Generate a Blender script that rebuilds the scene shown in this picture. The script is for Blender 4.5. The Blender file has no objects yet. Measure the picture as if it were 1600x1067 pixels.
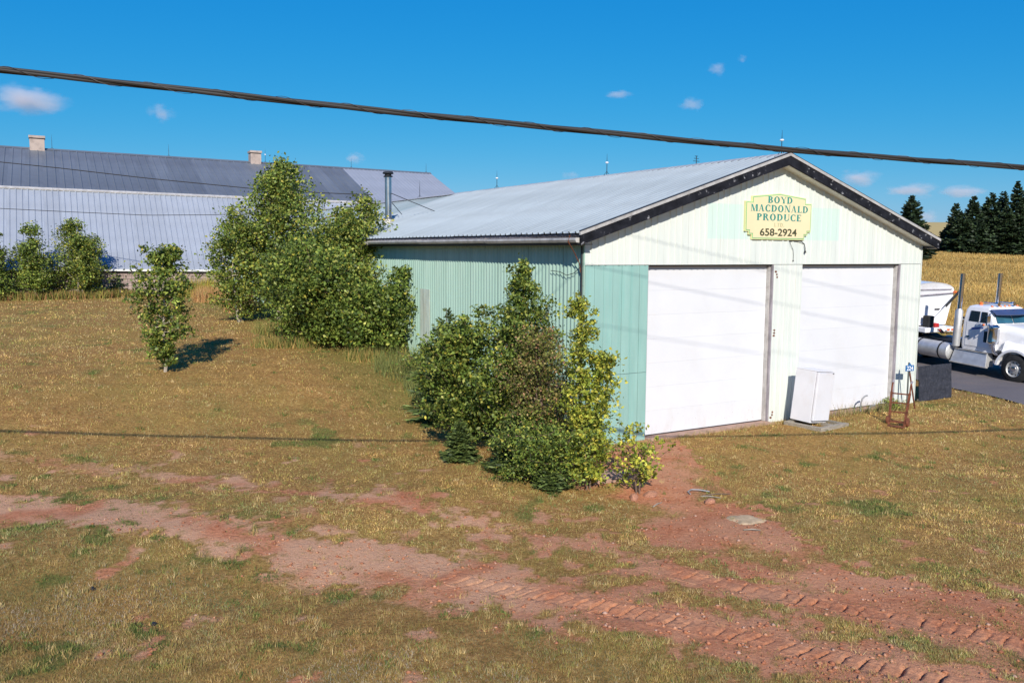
import bpy, bmesh, math, random
import numpy as np
from mathutils import Matrix, Vector

# ------------------------------------------------------------------ camera, sky, sun, exposure
SC = bpy.context.scene
COL = SC.collection
R = math.radians
PITCH, ROLL, CAM_H = 0.1035, 0.0055, 4.573
cam_d = bpy.data.cameras.new('camera'); cam_d.sensor_width = 36.0; cam_d.lens = 30.293
cam_d.clip_start = 0.1; cam_d.clip_end = 12000
cam = bpy.data.objects.new('camera', cam_d); COL.objects.link(cam)
_f = Vector((0, math.cos(PITCH), -math.sin(PITCH))); _r = Vector((1, 0, 0)); _u = Vector((0, math.sin(PITCH), math.cos(PITCH)))
_r2 = _r*math.cos(ROLL) + _u*math.sin(ROLL); _u2 = -_r*math.sin(ROLL) + _u*math.cos(ROLL)
cam.matrix_world = Matrix(((_r2.x, _u2.x, -_f.x, 0), (_r2.y, _u2.y, -_f.y, 0), (_r2.z, _u2.z, -_f.z, CAM_H), (0, 0, 0, 1)))
SC.camera = cam

SUN_EL = R(30.0); SUN_AZ = math.atan2(0.06, -0.998)       # the sun stands behind the camera, a little to the right
world = bpy.data.worlds.new('World'); SC.world = world; world.use_nodes = True
wn = world.node_tree.nodes; wl = world.node_tree.links; wn.clear()
w_out = wn.new('ShaderNodeOutputWorld'); w_bg = wn.new('ShaderNodeBackground'); w_sky = wn.new('ShaderNodeTexSky')
w_sky.sky_type = 'NISHITA'; w_sky.sun_disc = False; w_sky.sun_elevation = SUN_EL; w_sky.sun_rotation = SUN_AZ
w_sky.altitude = 0; w_sky.air_density = 1.0; w_sky.dust_density = 0.15; w_sky.ozone_density = 3.0
w_hs = wn.new('ShaderNodeHueSaturation'); w_hs.inputs['Saturation'].default_value = 1.25; w_hs.inputs['Value'].default_value = 1.0
w_bg.inputs['Strength'].default_value = 0.0805
# one grade for the whole sky: the deep, slightly cyan blue of the photograph
w_sp = wn.new('ShaderNodeSeparateColor'); w_cc = wn.new('ShaderNodeCombineColor')
def w_pow(sock, e, k):
    p = wn.new('ShaderNodeMath'); p.operation = 'POWER'; p.inputs[1].default_value = e; wl.new(sock, p.inputs[0])
    q = wn.new('ShaderNodeMath'); q.operation = 'MULTIPLY'; q.inputs[1].default_value = k; wl.new(p.outputs[0], q.inputs[0]); return q.outputs[0]
wl.new(w_sky.outputs[0], w_hs.inputs['Color']); wl.new(w_hs.outputs[0], w_sp.inputs[0])
w_r = w_pow(w_sp.outputs[0], 1.63, .1015); w_g = w_pow(w_sp.outputs[1], .62, 1.323); w_b = w_pow(w_sp.outputs[2], .30, 3.997)
w_gl = wn.new('ShaderNodeMath'); w_gl.operation = 'MULTIPLY'; w_gl.inputs[1].default_value = .9; wl.new(w_g, w_gl.inputs[0])
w_mn = wn.new('ShaderNodeMath'); w_mn.operation = 'MINIMUM'; wl.new(w_r, w_mn.inputs[0]); wl.new(w_gl.outputs[0], w_mn.inputs[1])
wl.new(w_mn.outputs[0], w_cc.inputs[0]); wl.new(w_g, w_cc.inputs[1]); wl.new(w_b, w_cc.inputs[2]); wl.new(w_cc.outputs[0], w_bg.inputs['Color']); wl.new(w_bg.outputs[0], w_out.inputs['Surface'])

sun_d = bpy.data.lights.new('sun', 'SUN'); sun_d.energy = 4.5; sun_d.angle = R(0.53); sun_d.color = (1.0, 0.93, 0.82)
sun = bpy.data.objects.new('sun', sun_d); COL.objects.link(sun)
LDIR = Vector((-0.06, 0.998, -math.tan(SUN_EL))).normalized()      # the way the light travels
sun.rotation_euler = LDIR.to_track_quat('-Z', 'Y').to_euler()

SC.view_settings.view_transform = 'Standard'; SC.view_settings.look = 'None'
SC.view_settings.gamma = 1.0; SC.view_settings.exposure = 0.33; SC.view_settings.use_curve_mapping = False
SC.render.engine = 'CYCLES'; SC.cycles.use_denoising = True; SC.cycles.max_bounces = 8; SC.cycles.transparent_max_bounces = 16
SC.cycles.volume_bounces = 2

# ------------------------------------------------------------------ small maths
rng = np.random.default_rng(7); random.seed(7)
def smooth(t): t = np.clip(t, 0, 1); return t*t*(3-2*t)
_tab = np.random.default_rng(3).random((256, 256))
def vnoise(x, y, s=1.0, seed=0):
    x = np.asarray(x, float)*s + seed*17.3; y = np.asarray(y, float)*s + seed*9.7
    xi = np.floor(x).astype(int); yi = np.floor(y).astype(int); fx = smooth(x-xi); fy = smooth(y-yi)
    a = _tab[xi & 255, yi & 255]; b = _tab[(xi+1) & 255, yi & 255]; c = _tab[xi & 255, (yi+1) & 255]; d = _tab[(xi+1) & 255, (yi+1) & 255]
    return (a*(1-fx)+b*fx)*(1-fy) + (c*(1-fx)+d*fx)*fy
def fbm(x, y, s=1.0, seed=0, n=4):
    v = 0; a = .5; t = 0
    for i in range(n): v = v + a*vnoise(x, y, s*2**i, seed+i*3); t += a; a *= .5
    return v/t
# the warehouse frame: O its front left corner, U along the front, V along its long side
TH = 0.5388; OX, OY = 1.6918, 20.2957
UX, UY = math.cos(TH), math.sin(TH)
W = 12.787
def to_uv(x, y): dx = np.asarray(x)-OX; dy = np.asarray(y)-OY; return dx*UX+dy*UY, -dx*UY+dy*UX
def to_xy(u, v): return OX+u*UX-v*UY, OY+u*UY+v*UX

def seg_dist(px, py, pts):
    """distance to a polyline, running length at the foot point, signed offset"""
    best = np.full(np.shape(px), 1e9); run = np.zeros(np.shape(px)); sg = np.zeros(np.shape(px)); L = 0
    for (ax, ay), (bx, by) in zip(pts[:-1], pts[1:]):
        dx, dy = bx-ax, by-ay; l = math.hypot(dx, dy)
        t = np.clip(((px-ax)*dx+(py-ay)*dy)/(l*l), 0, 1)
        ex = px-(ax+t*dx); ey = py-(ay+t*dy); d = np.hypot(ex, ey); m = d < best
        best = np.where(m, d, best); run = np.where(m, L+t*l, run); sg = np.where(m, np.sign(dx*ey-dy*ex)*d, sg); L += l
    return best, run, sg
def in_poly(px, py, poly):
    ins = np.zeros(np.shape(px), bool); n = len(poly)
    for i in range(n):
        (ax, ay), (bx, by) = poly[i], poly[(i+1) % n]
        c = ((ay > py) != (by > py)) & (px < (bx-ax)*(py-ay)/((by-ay) if by != ay else 1e-9)+ax)
        ins ^= c
    return ins

TRACK_UP = [(-14, 18.6), (-9.68, 17.98), (-6.15, 17.26), (-4.38, 16.48), (-2.4, 15.85), (-.68, 15.19), (.68, 14.34), (1.59, 13.64), (2.58, 12.81), (3.3, 12.3), (4.53, 11.7), (5.62, 11.14), (6.54, 10.53), (9, 9.2)]
TRACK_LO = [(-14, 16.2), (-9.81, 15.33), (-6.8, 14.87), (-4.21, 13.79), (-1.98, 13.01), (-.95, 12.65), (.48, 11.94), (1.77, 11.3), (3.28, 10.52), (4.1, 10.0), (5.25, 9.5), (6.2, 9.1), (8, 8.3)]
APRON = [(4.02, 22.58), (4.35, 20.11), (4.4, 16.91), (4.95, 16.06), (4.9, 14.41), (5.1, 13.34), (5.95, 12.81), (7.3, 11.63), (9.5, 10.5), (9.5, 8.2), (7, 8.4), (4.94, 10.6), (3.45, 12.77), (2.7, 14.0), (2.3, 15.6), (1.35, 17.2), (1.0, 18.6), (1.9, 20.4), (3.2, 21.6)]
ASPHALT = [(17.2, 40), (17.2, 20), (17.1, 8), (17.0, 3), (16.2, 0), (15.6, -2), (15.0, -6), (14.6, -14), (30, -14), (27, -4), (25.5, 4), (25, 14), (25, 40)]   # in u, v

def dirt_mask(x, y):
    n1 = fbm(x, y, .55, 1); n2 = fbm(x, y, 2.6, 5); n3 = fbm(x, y, 7, 15, 3); wob = (n1-.5)*.7+(n2-.5)*1.1+(n3-.5)*1.1
    du, _, _ = seg_dist(x, y, TRACK_UP); dl, _, _ = seg_dist(x, y, TRACK_LO)
    a = smooth((.52+wob*.8-du)/.6)*(.80+.20*smooth((n2-.38)*5))*(.55+.45*smooth((x+8.5)/3)); b = smooth((.98+wob*.8-dl)/.6)*(.78+.22*smooth((n2-.36)*5))
    a = np.maximum(a, .95*smooth((.50+wob*.3-du)/.2)*smooth((x-1.6)/1.0)); b = np.maximum(b, .95*smooth((.55+wob*.3-dl)/.2)*smooth((x+1.6)/1.0))
    fade = .9
    ins = in_poly(x+wob*.6, y+wob*.6, APRON).astype(float)
    tot = np.maximum(np.maximum(a*fade, b*fade), ins*smooth(.95-(fbm(x, y, .9, 11)-.45)*2.2))
    mid = smooth((1.9-np.minimum(du, dl)*1.0)/1.2)*smooth((n2-.53)*5+.2)*.8*smooth((x+9)/8)
    spots = smooth((fbm(x, y, 1.9, 21)-.66)*8)*smooth((24-y)/6)*.7
    return np.clip(np.maximum(np.maximum(tot, mid), spots), 0, 1)

def gz(x, y, carve=True):
    x = np.asarray(x, float); y = np.asarray(y, float)
    u, v = to_uv(x, y)
    s = np.logaddexp(0, (v-1)*1.2)/1.2
    s = np.interp(s, [0, 70, 150, 4000], [0, 70, 94, 94])
    bank = sum(np.interp(v+d, [0, 2.2, 5, 9.3, 13.5, 20, 36, 60, 150, 4000], [0, 0, .22, 1.13, 1.48, 1.74, 2.1, 3.0, 5.3, 5.3]) for d in (-1.2, -.8, -.4, 0, .4, .8, 1.2))/7
    k = smooth((u-1)/9)                      # banked lawn on the left, an even rise on the right of the warehouse
    z = -.1+.056*s*k+bank*(1-k)-.25*smooth((-1.0-v)/4.0)
    z = z+.01*np.clip(y-60, 0, 100)
    near = smooth((70-np.hypot(x, y))/30)
    z = z+near*((fbm(x, y, .35, 31, 3)-.5)*.16+(fbm(x, y, 1.8, 41, 2)-.5)*.035)*smooth(np.maximum(-v, np.maximum(-u, u-W))/1.2)
    if carve:
        for tr, wd, xs_ in ((TRACK_UP, .30, 2.3), (TRACK_LO, .30, -1.2)):
            d, _, _ = seg_dist(x, y, tr); m = smooth((x-xs_)/.8)
            z = z-.12*m*smooth((wd-.13-d)/.09)
        z = z-.05*in_poly(u, v, [(a, b) for a, b in ASPHALT])
    return z

# ------------------------------------------------------------------ mesh and object helpers
def link(o, parent=None):
    COL.objects.link(o)
    if parent is not None: o.parent = parent
    return o
def mesh_from(name, verts, faces, mats, smooth_=False, mi=None):
    me = bpy.data.meshes.new(name); me.from_pydata([tuple(map(float, v)) for v in verts], [], faces)
    for m in (mats if isinstance(mats, (list, tuple)) else [mats]): me.materials.append(m)
    if mi is not None: me.polygons.foreach_set('material_index', mi)
    if smooth_: me.polygons.foreach_set('use_smooth', [True]*len(me.polygons))
    me.update(); return me
def fast_mesh(name, V, F, mat, cols=None, colname='tint', smooth_=False, attrs=None):
    """V (n,3); F (m,k) index array of triangles or quads; cols (n,3) per vertex"""
    me = bpy.data.meshes.new(name); k = F.shape[1]
    me.vertices.add(len(V)); me.vertices.foreach_set('co', np.ascontiguousarray(V, np.float32).ravel())
    me.loops.add(F.size); me.loops.foreach_set('vertex_index', np.ascontiguousarray(F, np.int32).ravel())
    me.polygons.add(len(F)); me.polygons.foreach_set('loop_start', np.arange(0, F.size, k, dtype=np.int32))
    try: me.polygons.foreach_set('loop_total', np.full(len(F), k, np.int32))
    except Exception: pass
    if smooth_: me.polygons.foreach_set('use_smooth', np.ones(len(F), bool))
    me.materials.append(mat); me.update(calc_edges=True)
    if cols is not None:
        a = me.color_attributes.new(colname, 'FLOAT_COLOR', 'POINT'); c = np.ones((len(V), 4), np.float32); c[:, :3] = cols
        a.data.foreach_set('color', c.ravel())
    for an, av in (attrs or {}).items():
        a = me.attributes.new(an, 'FLOAT', 'POINT'); a.data.foreach_set('value', np.ascontiguousarray(av, np.float32))
    return me
def obj(name, me, parent=None, loc=None, rot=None):
    o = bpy.data.objects.new(name, me); link(o, parent)
    if loc is not None: o.location = loc
    if rot is not None: o.rotation_euler = rot
    return o
def tag(o, label, cat=None, group=None, kind=None):
    if label: o['label'] = label
    if cat: o['category'] = cat
    if group: o['group'] = group
    if kind: o['kind'] = kind
    return o
def empty(name, loc=(0, 0, 0), rot=(0, 0, 0)):
    o = bpy.data.objects.new(name, None); o.empty_display_size = .3; COL.objects.link(o)
    o.location = loc; o.rotation_euler = rot; return o

class MB:
    def __init__(s): s.v = []; s.f = []
    def add(s, v, f):
        b = len(s.v); s.v += [tuple(p) for p in v]; s.f += [tuple(i+b for i in q) for q in f]; return s
    def box(s, x0, x1, y0, y1, z0, z1):
        return s.add([(x0,y0,z0),(x1,y0,z0),(x1,y1,z0),(x0,y1,z0),(x0,y0,z1),(x1,y0,z1),(x1,y1,z1),(x0,y1,z1)],
                     [(0,3,2,1),(4,5,6,7),(0,1,5,4),(1,2,6,5),(2,3,7,6),(3,0,4,7)])
    def hexa(s, lo, hi):
        """two quads (4 points each, same order) joined to a solid"""
        return s.add(list(lo)+list(hi), [(0,3,2,1),(4,5,6,7),(0,1,5,4),(1,2,6,5),(2,3,7,6),(3,0,4,7)])
    def bar(s, p0, p1, w, h, up=(0, 0, 1)):
        p0 = Vector(p0); p1 = Vector(p1); d = (p1-p0).normalized(); up = Vector(up)
        if abs(d.dot(up)) > .98: up = Vector((1, 0, 0))
        a = d.cross(up).normalized()*(w/2); b = a.cross(d).normalized()*(h/2)
        return s.hexa([p0-a-b, p0+a-b, p0+a+b, p0-a+b], [p1-a-b, p1+a-b, p1+a+b, p1-a+b])
    def tube(s, pts, r, n=8, caps=True):
        pts = [Vector(p) for p in pts]; rs = r if isinstance(r, (list, tuple)) else [r]*len(pts); b = len(s.v); pa = None
        for i, p in enumerate(pts):
            d = (pts[min(i+1, len(pts)-1)]-pts[max(i-1, 0)]).normalized()
            if pa is None: pa = d.orthogonal().normalized()
            a = (pa-d*pa.dot(d)).normalized(); pa = a; c = d.cross(a)
            for k in range(n):
                t = 2*math.pi*k/n; s.v.append(tuple(p+(a*math.cos(t)+c*math.sin(t))*rs[i]))
        for i in range(len(pts)-1):
            for k in range(n):
                q = (k+1) % n; s.f.append((b+i*n+k, b+i*n+q, b+(i+1)*n+q, b+(i+1)*n+k))
        if caps: s.f.append(tuple(b+k for k in reversed(range(n)))); s.f.append(tuple(b+(len(pts)-1)*n+k for k in range(n)))
        return s
    def lathe(s, prof, c=(0, 0, 0), axis='z', n=20):
        b = len(s.v); m = len(prof)
        for r, z in prof:
            for k in range(n):
                t = 2*math.pi*k/n; x, y = r*math.cos(t), r*math.sin(t)
                p = (x, y, z) if axis == 'z' else ((z, x, y) if axis == 'x' else (x, z, y))
                s.v.append((p[0]+c[0], p[1]+c[1], p[2]+c[2]))
        for i in range(m-1):
            for k in range(n):
                q = (k+1) % n; s.f.append((b+i*n+k, b+i*n+q, b+(i+1)*n+q, b+(i+1)*n+k))
        s.f.append(tuple(b+k for k in reversed(range(n)))); s.f.append(tuple(b+(m-1)*n+k for k in range(n)))
        return s
    def prism(s, poly, fn, d0, d1):
        """poly in 2D, fn(a, b, d) -> 3D"""
        n = len(poly); b = len(s.v)
        s.v += [tuple(fn(p[0], p[1], d0)) for p in poly]+[tuple(fn(p[0], p[1], d1)) for p in poly]
        s.f.append(tuple(b+i for i in range(n))); s.f.append(tuple(b+n+i for i in reversed(range(n))))
        for i in range(n): j = (i+1) % n; s.f.append((b+i, b+n+i, b+n+j, b+j))
        return s
    def loft(s, rings, caps=True):
        n = len(rings[0]); b = len(s.v)
        for r_ in rings: s.v += [tuple(p) for p in r_]
        for i in range(len(rings)-1):
            for k in range(n):
                q = (k+1) % n; s.f.append((b+i*n+k, b+i*n+q, b+(i+1)*n+q, b+(i+1)*n+k))
        if caps: s.f.append(tuple(b+k for k in reversed(range(n)))); s.f.append(tuple(b+(len(rings)-1)*n+k for k in range(n)))
        return s
    def mesh(s, name, mat, smooth_=False, bevel=0):
        me = mesh_from(name, s.v, s.f, mat, False)
        bm = bmesh.new(); bm.from_mesh(me); bmesh.ops.recalc_face_normals(bm, faces=bm.faces)
        if bevel: bmesh.ops.bevel(bm, geom=[e for e in bm.edges if len(e.link_faces) == 2 and e.calc_face_angle(0) > .6], offset=bevel, segments=2, affect='EDGES', profile=.6)
        bm.to_mesh(me); bm.free()
        if smooth_:
            me.polygons.foreach_set('use_smooth', [True]*len(me.polygons))
            try: me.set_sharp_from_angle(angle=R(38))
            except Exception: pass
        me.update(); return me
    def obj(s, name, mat, parent=None, smooth_=False, bevel=0, loc=None, rot=None):
        return obj(name, s.mesh(name, mat, smooth_, bevel), parent, loc, rot)

# ------------------------------------------------------------------ materials
def nodes(name):
    m = bpy.data.materials.new(name); m.use_nodes = True; nt = m.node_tree; b = nt.nodes['Principled BSDF']; return m, nt, b
def _n(nt, t, **kw):
    n = nt.nodes.new(t)
    for k, v in kw.items(): setattr(n, k, v)
    return n
def ramp(nt, src, stops):
    r = _n(nt, 'ShaderNodeValToRGB'); e = r.color_ramp.elements
    while len(e) < len(stops): e.new(.5)
    for i, (p, c) in enumerate(stops): e[i].position = p; e[i].color = (*c, 1)
    nt.links.new(src, r.inputs[0]); return r.outputs[0]
def noise(nt, scale, detail=4, rough=.55, vec=None, coords='Object', stretch=None):
    n = _n(nt, 'ShaderNodeTexNoise'); n.inputs['Scale'].default_value = scale; n.inputs['Detail'].default_value = detail; n.inputs['Roughness'].default_value = rough
    if vec is None: vec = _n(nt, 'ShaderNodeTexCoord').outputs[coords]
    if stretch:
        mp = _n(nt, 'ShaderNodeMapping'); mp.inputs['Scale'].default_value = stretch; nt.links.new(vec, mp.inputs[0]); vec = mp.outputs[0]
    nt.links.new(vec, n.inputs['Vector']); return n.outputs['Fac']
def mixc(nt, fac, a, b, mode='MIX'):
    n = _n(nt, 'ShaderNodeMix', data_type='RGBA', blend_type=mode)
    for sock, val in ((n.inputs[0], fac), (n.inputs[6], a), (n.inputs[7], b)):
        if hasattr(val, 'links'): nt.links.new(val, sock)
        elif isinstance(val, (int, float)): sock.default_value = val
        else: sock.default_value = (*val, 1)
    return n.outputs[2]
def mth(nt, op, a, b=0.0, c=0.0, clamp=False):
    n = _n(nt, 'ShaderNodeMath', operation=op); n.use_clamp = clamp
    for i, v in enumerate((a, b, c)):
        if hasattr(v, 'links'): nt.links.new(v, n.inputs[i])
        else: n.inputs[i].default_value = v
    return n.outputs[0]
def bump(nt, b, h, strength=.4, dist=.02):
    n = _n(nt, 'ShaderNodeBump'); n.inputs['Strength'].default_value = strength; n.inputs['Distance'].default_value = dist
    nt.links.new(h, n.inputs['Height']); nt.links.new(n.outputs[0], b.inputs['Normal'])
def surf(name, col, rough=.6, metal=0.0, var=.12, scale=2.5, stretch=None, dirt=None, dirt_amt=.35, dirt_scale=1.2, dirt_stretch=None, dirt_lo=.5, objrand=.06, bumps=0, bump_scale=30, spec=.4):
    m, nt, b = nodes(name); L = nt.links
    n1 = noise(nt, scale, 5, stretch=stretch)
    lo = tuple(max(0, c*(1-var*1.6)) for c in col); hi = tuple(min(1, c*(1+var)) for c in col)
    c = ramp(nt, n1, [(.3, lo), (.7, hi)])
    if dirt:
        n2 = noise(nt, dirt_scale, 6, .65, stretch=dirt_stretch)
        c = mixc(nt, ramp(nt, n2, [(dirt_lo, (0, 0, 0)), (max(.78, dirt_lo+.06) if dirt_lo < .6 else dirt_lo+.05, (dirt_amt,)*3)]), c, dirt)
    if objrand:
        oi = _n(nt, 'ShaderNodeObjectInfo'); f = mth(nt, 'MULTIPLY_ADD', oi.outputs['Random'], objrand*2, 1-objrand)
        cc = _n(nt, 'ShaderNodeCombineColor')
        for i in range(3): L.new(f, cc.inputs[i])
        c = mixc(nt, 1.0, c, cc.outputs[0], 'MULTIPLY')
    L.new(c, b.inputs['Base Color']); b.inputs['Roughness'].default_value = rough; b.inputs['Metallic'].default_value = metal
    b.inputs['Specular IOR Level'].default_value = spec
    if bumps: bump(nt, b, noise(nt, bump_scale, 5), bumps)
    return m
def leafmat(name, trans=.28, rough=.5):
    m, nt, b = nodes(name); L = nt.links
    a = _n(nt, 'ShaderNodeAttribute', attribute_name='tint')
    L.new(a.outputs['Color'], b.inputs['Base Color']); b.inputs['Roughness'].default_value = rough; b.inputs['Specular IOR Level'].default_value = .35
    t = _n(nt, 'ShaderNodeBsdfTranslucent'); mx = _n(nt, 'ShaderNodeMixShader'); mx.inputs[0].default_value = trans
    L.new(a.outputs['Color'], t.inputs['Color']); L.new(b.outputs[0], mx.inputs[1]); L.new(t.outputs[0], mx.inputs[2])
    L.new(mx.outputs[0], nt.nodes['Material Output'].inputs['Surface']); return m
M = {}
M['leaf'] = leafmat('leaf'); M['needle'] = leafmat('needle', .08, .6); M['blade'] = leafmat('grass_blade', .15, .75)
M['bark_pale'] = surf('birch_bark', (.42, .36, .29), .8, var=.35, scale=8, dirt=(.08, .06, .05), dirt_amt=.8, dirt_scale=12, objrand=0)
M['bark'] = surf('bark', (.16, .11, .08), .9, var=.3, scale=10, bumps=.5, objrand=0)

def ground_material():
    m, nt, b = nodes('lawn_and_red_soil'); L = nt.links
    co = _n(nt, 'ShaderNodeTexCoord').outputs['Object']
    dirt = _n(nt, 'ShaderNodeAttribute', attribute_name='dirt').outputs['Fac']
    grav = _n(nt, 'ShaderNodeAttribute', attribute_name='gravel').outputs['Fac']
    grn = _n(nt, 'ShaderNodeAttribute', attribute_name='green').outputs['Fac']
    fine = noise(nt, 14, 8, .7, co); mid = noise(nt, 2.2, 6, .6, co); big = noise(nt, .28, 4, .55, co); grit = noise(nt, 75, 4, .7, co)
    g = ramp(nt, fine, [(.30, (.13, .066, .022)), (.46, (.30, .160, .053)), (.60, (.47, .275, .095)), (.76, (.60, .39, .15))])
    g = mixc(nt, ramp(nt, mid, [(.4, (0, 0, 0)), (.68, (.62,)*3)]), g, (.21, .115, .036))
    g = mixc(nt, ramp(nt, big, [(.45, (0, 0, 0)), (.7, (.45,)*3)]), g, (.31, .235, .06))
    g = mixc(nt, mth(nt, 'MULTIPLY', grn, .8), g, ramp(nt, fine, [(.3, (.05, .075, .018)), (.7, (.17, .19, .05))]))
    red = ramp(nt, fine, [(.25, (.27, .087, .040)), (.5, (.50, .195, .098)), (.75, (.64, .30, .165))])
    red = mixc(nt, ramp(nt, mid, [(.42, (0, 0, 0)), (.7, (.55,)*3)]), red, (.57, .25, .135))
    pink = ramp(nt, grit, [(.3, (.34, .16, .09)), (.5, (.63, .355, .21)), (.72, (.72, .50, .33))])
    d = mixc(nt, grav, red, pink)
    k = mth(nt, 'MULTIPLY_ADD', fine, 1.1, -.55); k = mth(nt, 'ADD', dirt, mth(nt, 'MULTIPLY', k, .9)); k = ramp(nt, k, [(.22, (0, 0, 0)), (.74, (1, 1, 1))])
    L.new(mixc(nt, k, g, d), b.inputs['Base Color']); b.inputs['Roughness'].default_value = .95; b.inputs['Specular IOR Level'].default_value = .1
    h = mth(nt, 'ADD', mth(nt, 'MULTIPLY', fine, 1.0), mth(nt, 'MULTIPLY', grit, .35)); bump(nt, b, h, .8, .05)
    return m
M['ground'] = ground_material()
M['asphalt'] = surf('asphalt', (.16, .14, .14), .9, var=.2, scale=60, dirt=(.24, .17, .13), dirt_amt=.6, dirt_scale=.5, bumps=.4, bump_scale=120, objrand=0)
M['field'] = surf('field_soil', (.40, .245, .065), .95, var=.3, scale=.6, dirt=(.30, .15, .05), dirt_amt=.6, dirt_scale=.08, bumps=.6, bump_scale=6, objrand=0)

# ------------------------------------------------------------------ ground sheet
def axis(parts):
    out = []
    for a, b, st in parts: out.append(np.arange(a, b, st))
    return np.concatenate(out+[np.array([parts[-1][1]])])
def graded(a, b, n): return np.geomspace(a, b, n)
xs = np.concatenate([-graded(60, 2500, 22)[::-1], axis([(-59, -14, .6), (-14, 14, .08), (14, 60, .5)])[:-1], graded(60, 2500, 22)])
ys = np.concatenate([np.array([-2500, -1200, -500, -200, -80, -30, -10, 0, 3, 5, 6.5]), axis([(7.2, 20, .08), (20, 30, .16), (30, 62, .5), (62, 200, 4)])[:-1], graded(200, 3500, 22)])
def grid_mesh(name, X, Y, Z, mat, attrs):
    ny, nx = X.shape; V = np.stack([X, Y, Z], -1).reshape(-1, 3); i = np.arange(ny*nx).reshape(ny, nx)
    F = np.stack([i[:-1, :-1], i[:-1, 1:], i[1:, 1:], i[1:, :-1]], -1).reshape(-1, 4)
    return fast_mesh(name, V, F, mat, smooth_=True, attrs=attrs)
X, Y = np.meshgrid(xs, ys); Z = gz(X, Y)
def gravel_mask(x, y):
    dl, _, _ = seg_dist(x, y, TRACK_LO); du, _, _ = seg_dist(x, y, TRACK_UP)
    return np.clip(smooth((fbm(x, y, 1.3, 51)-.30)*3.5)*np.maximum(smooth((3.5-x)/5)*.85, .35), 0, 1)
def green_mask(x, y):
    a = smooth((fbm(x, y, 1.7, 61, 3)-.645)*9)*smooth((fbm(x, y, .25, 64, 2)-.3)*3); dl, _, _ = seg_dist(x, y, TRACK_LO)
    edge = smooth((1.6-dl)/1.0)*smooth((-2-x)/4)*smooth((fbm(x, y, 2.4, 66, 3)-.52)*7)
    u, v = to_uv(x, y); wall = smooth((3-np.abs(u+1.5))/2.5)*smooth((v-2)/4)*.6
    return np.clip(np.maximum(np.maximum(a*.8, edge), wall), 0, 1)
dm = dirt_mask(X, Y)*(np.hypot(X, Y) < 60)
g_me = grid_mesh('ground', X, Y, Z, M['ground'], {'dirt': dm.ravel(), 'gravel': gravel_mask(X, Y).ravel(), 'green': (green_mask(X, Y)*(np.hypot(X, Y) < 90)).ravel()})
tag(obj('ground', g_me), 'mown dry lawn with red soil tracks', kind='structure')

# tractor tyre tracks: finely modelled strips that lie in the carved ruts
def tyre_track(name, pts, x0, x1, wd, sp, lean, label, strength):
    n = 24; P = np.array(pts); L = np.concatenate([[0], np.cumsum(np.hypot(*np.diff(P, axis=0).T))])
    def at(s): return np.stack([np.interp(s, L, P[:, 0]), np.interp(s, L, P[:, 1])], -1)
    s0 = np.interp(x0, P[:, 0], L); s1 = np.interp(x1, P[:, 0], L); S = np.arange(s0, s1, .022)
    sm = lambda s: (at(s-.35)+at(s)+at(s+.35)+at(s-.7)+at(s+.7))/5
    C = sm(S); T = sm(S+.05)-sm(S-.05); T /= np.linalg.norm(T, axis=1)[:, None]; N = np.stack([-T[:, 1], T[:, 0]], -1)
    D = np.linspace(-1, 1, n)*(wd+.10)
    X = C[:, 0][:, None]+N[:, 0][:, None]*D; Y = C[:, 1][:, None]+N[:, 1][:, None]*D
    SS = S[:, None]+0*D; DD = D+0*S[:, None]
    inner = smooth((wd*(.65+.6*_tab[(np.floor(SS/sp).astype(int)*5) & 255, 29])-np.abs(DD+.05*(fbm(SS, SS*0, 2.0, 73)-.5)))/.07)
    base = gz(X, Y, False)-.006
    ph = (SS+lean*DD+.16*(fbm(X, Y, 1.6, 71)-.5)+.05*(fbm(X, Y, 6, 72)-.5))/sp; fr = ph-np.floor(ph)
    cell = np.floor(ph); amp = .15+1.0*_tab[(cell.astype(int)*7) & 255, 11]
    lug = -smooth((.22-np.abs(fr-.3)*2.0)/.10)*.085+.014*smooth((fr-.45)/.1)*smooth((.95-fr)/.3)
    side = smooth((np.abs(DD)-.02)/.05)
    st = strength*smooth((SS-s0)/1.2)*smooth((s1-SS)/.8)*smooth((fbm(X, Y, .9, 77, 3)-.24)*5)
    Z = base+inner*st*amp*lug+.030*(fbm(X, Y, 9, 81)-.5)+.006
    edge = np.abs(DD) > wd+.06
    Z = np.where(edge, Z-.05, Z)
    dm = np.clip(np.maximum(dirt_mask(X, Y), .62+.5*(fbm(X, Y, 2.2, 91)-.35)), 0, 1)
    o = obj(name, grid_mesh(name, X, Y, Z, M['ground'], {'dirt': dm.ravel(), 'gravel': gravel_mask(X, Y).ravel(), 'green': np.zeros(X.size)}))
    tag(o, label, kind='structure')
tyre_track('tyre_track', TRACK_LO, -1.4, 7.6, .21, .215, -.30, 'tractor tyre track pressed into the red soil, nearer one', .95)
tyre_track('tyre_track', TRACK_UP, 2.1, 8.6, .22, .20, -.22, 'tractor tyre track pressed into the red soil, further one', .95)

# asphalt drive beside the warehouse
au = np.linspace(13.5, 30, 60); av = np.linspace(-13, 42, 140); AU, AV = np.meshgrid(au, av)
le = np.interp(AV, [-14, -6, -2, 0, 3, 8, 42], [14.6, 15.0, 15.6, 16.2, 17.0, 17.1, 17.2])+(fbm(AV, AV*0, 1.3, 3)-.5)*.5
re = np.interp(AV, [-14, -4, 4, 14, 42], [30, 27, 25.5, 25, 25])
k = (AU-13.5)/(30-13.5); AU2 = le+(re-le)*k; AX, AY = to_xy(AU2, AV)
tag(obj('driveway', grid_mesh('driveway', AX, AY, gz(AX, AY, False)+.004, M['asphalt'], {})), 'grey asphalt drive beside the warehouse', kind='structure')

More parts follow.
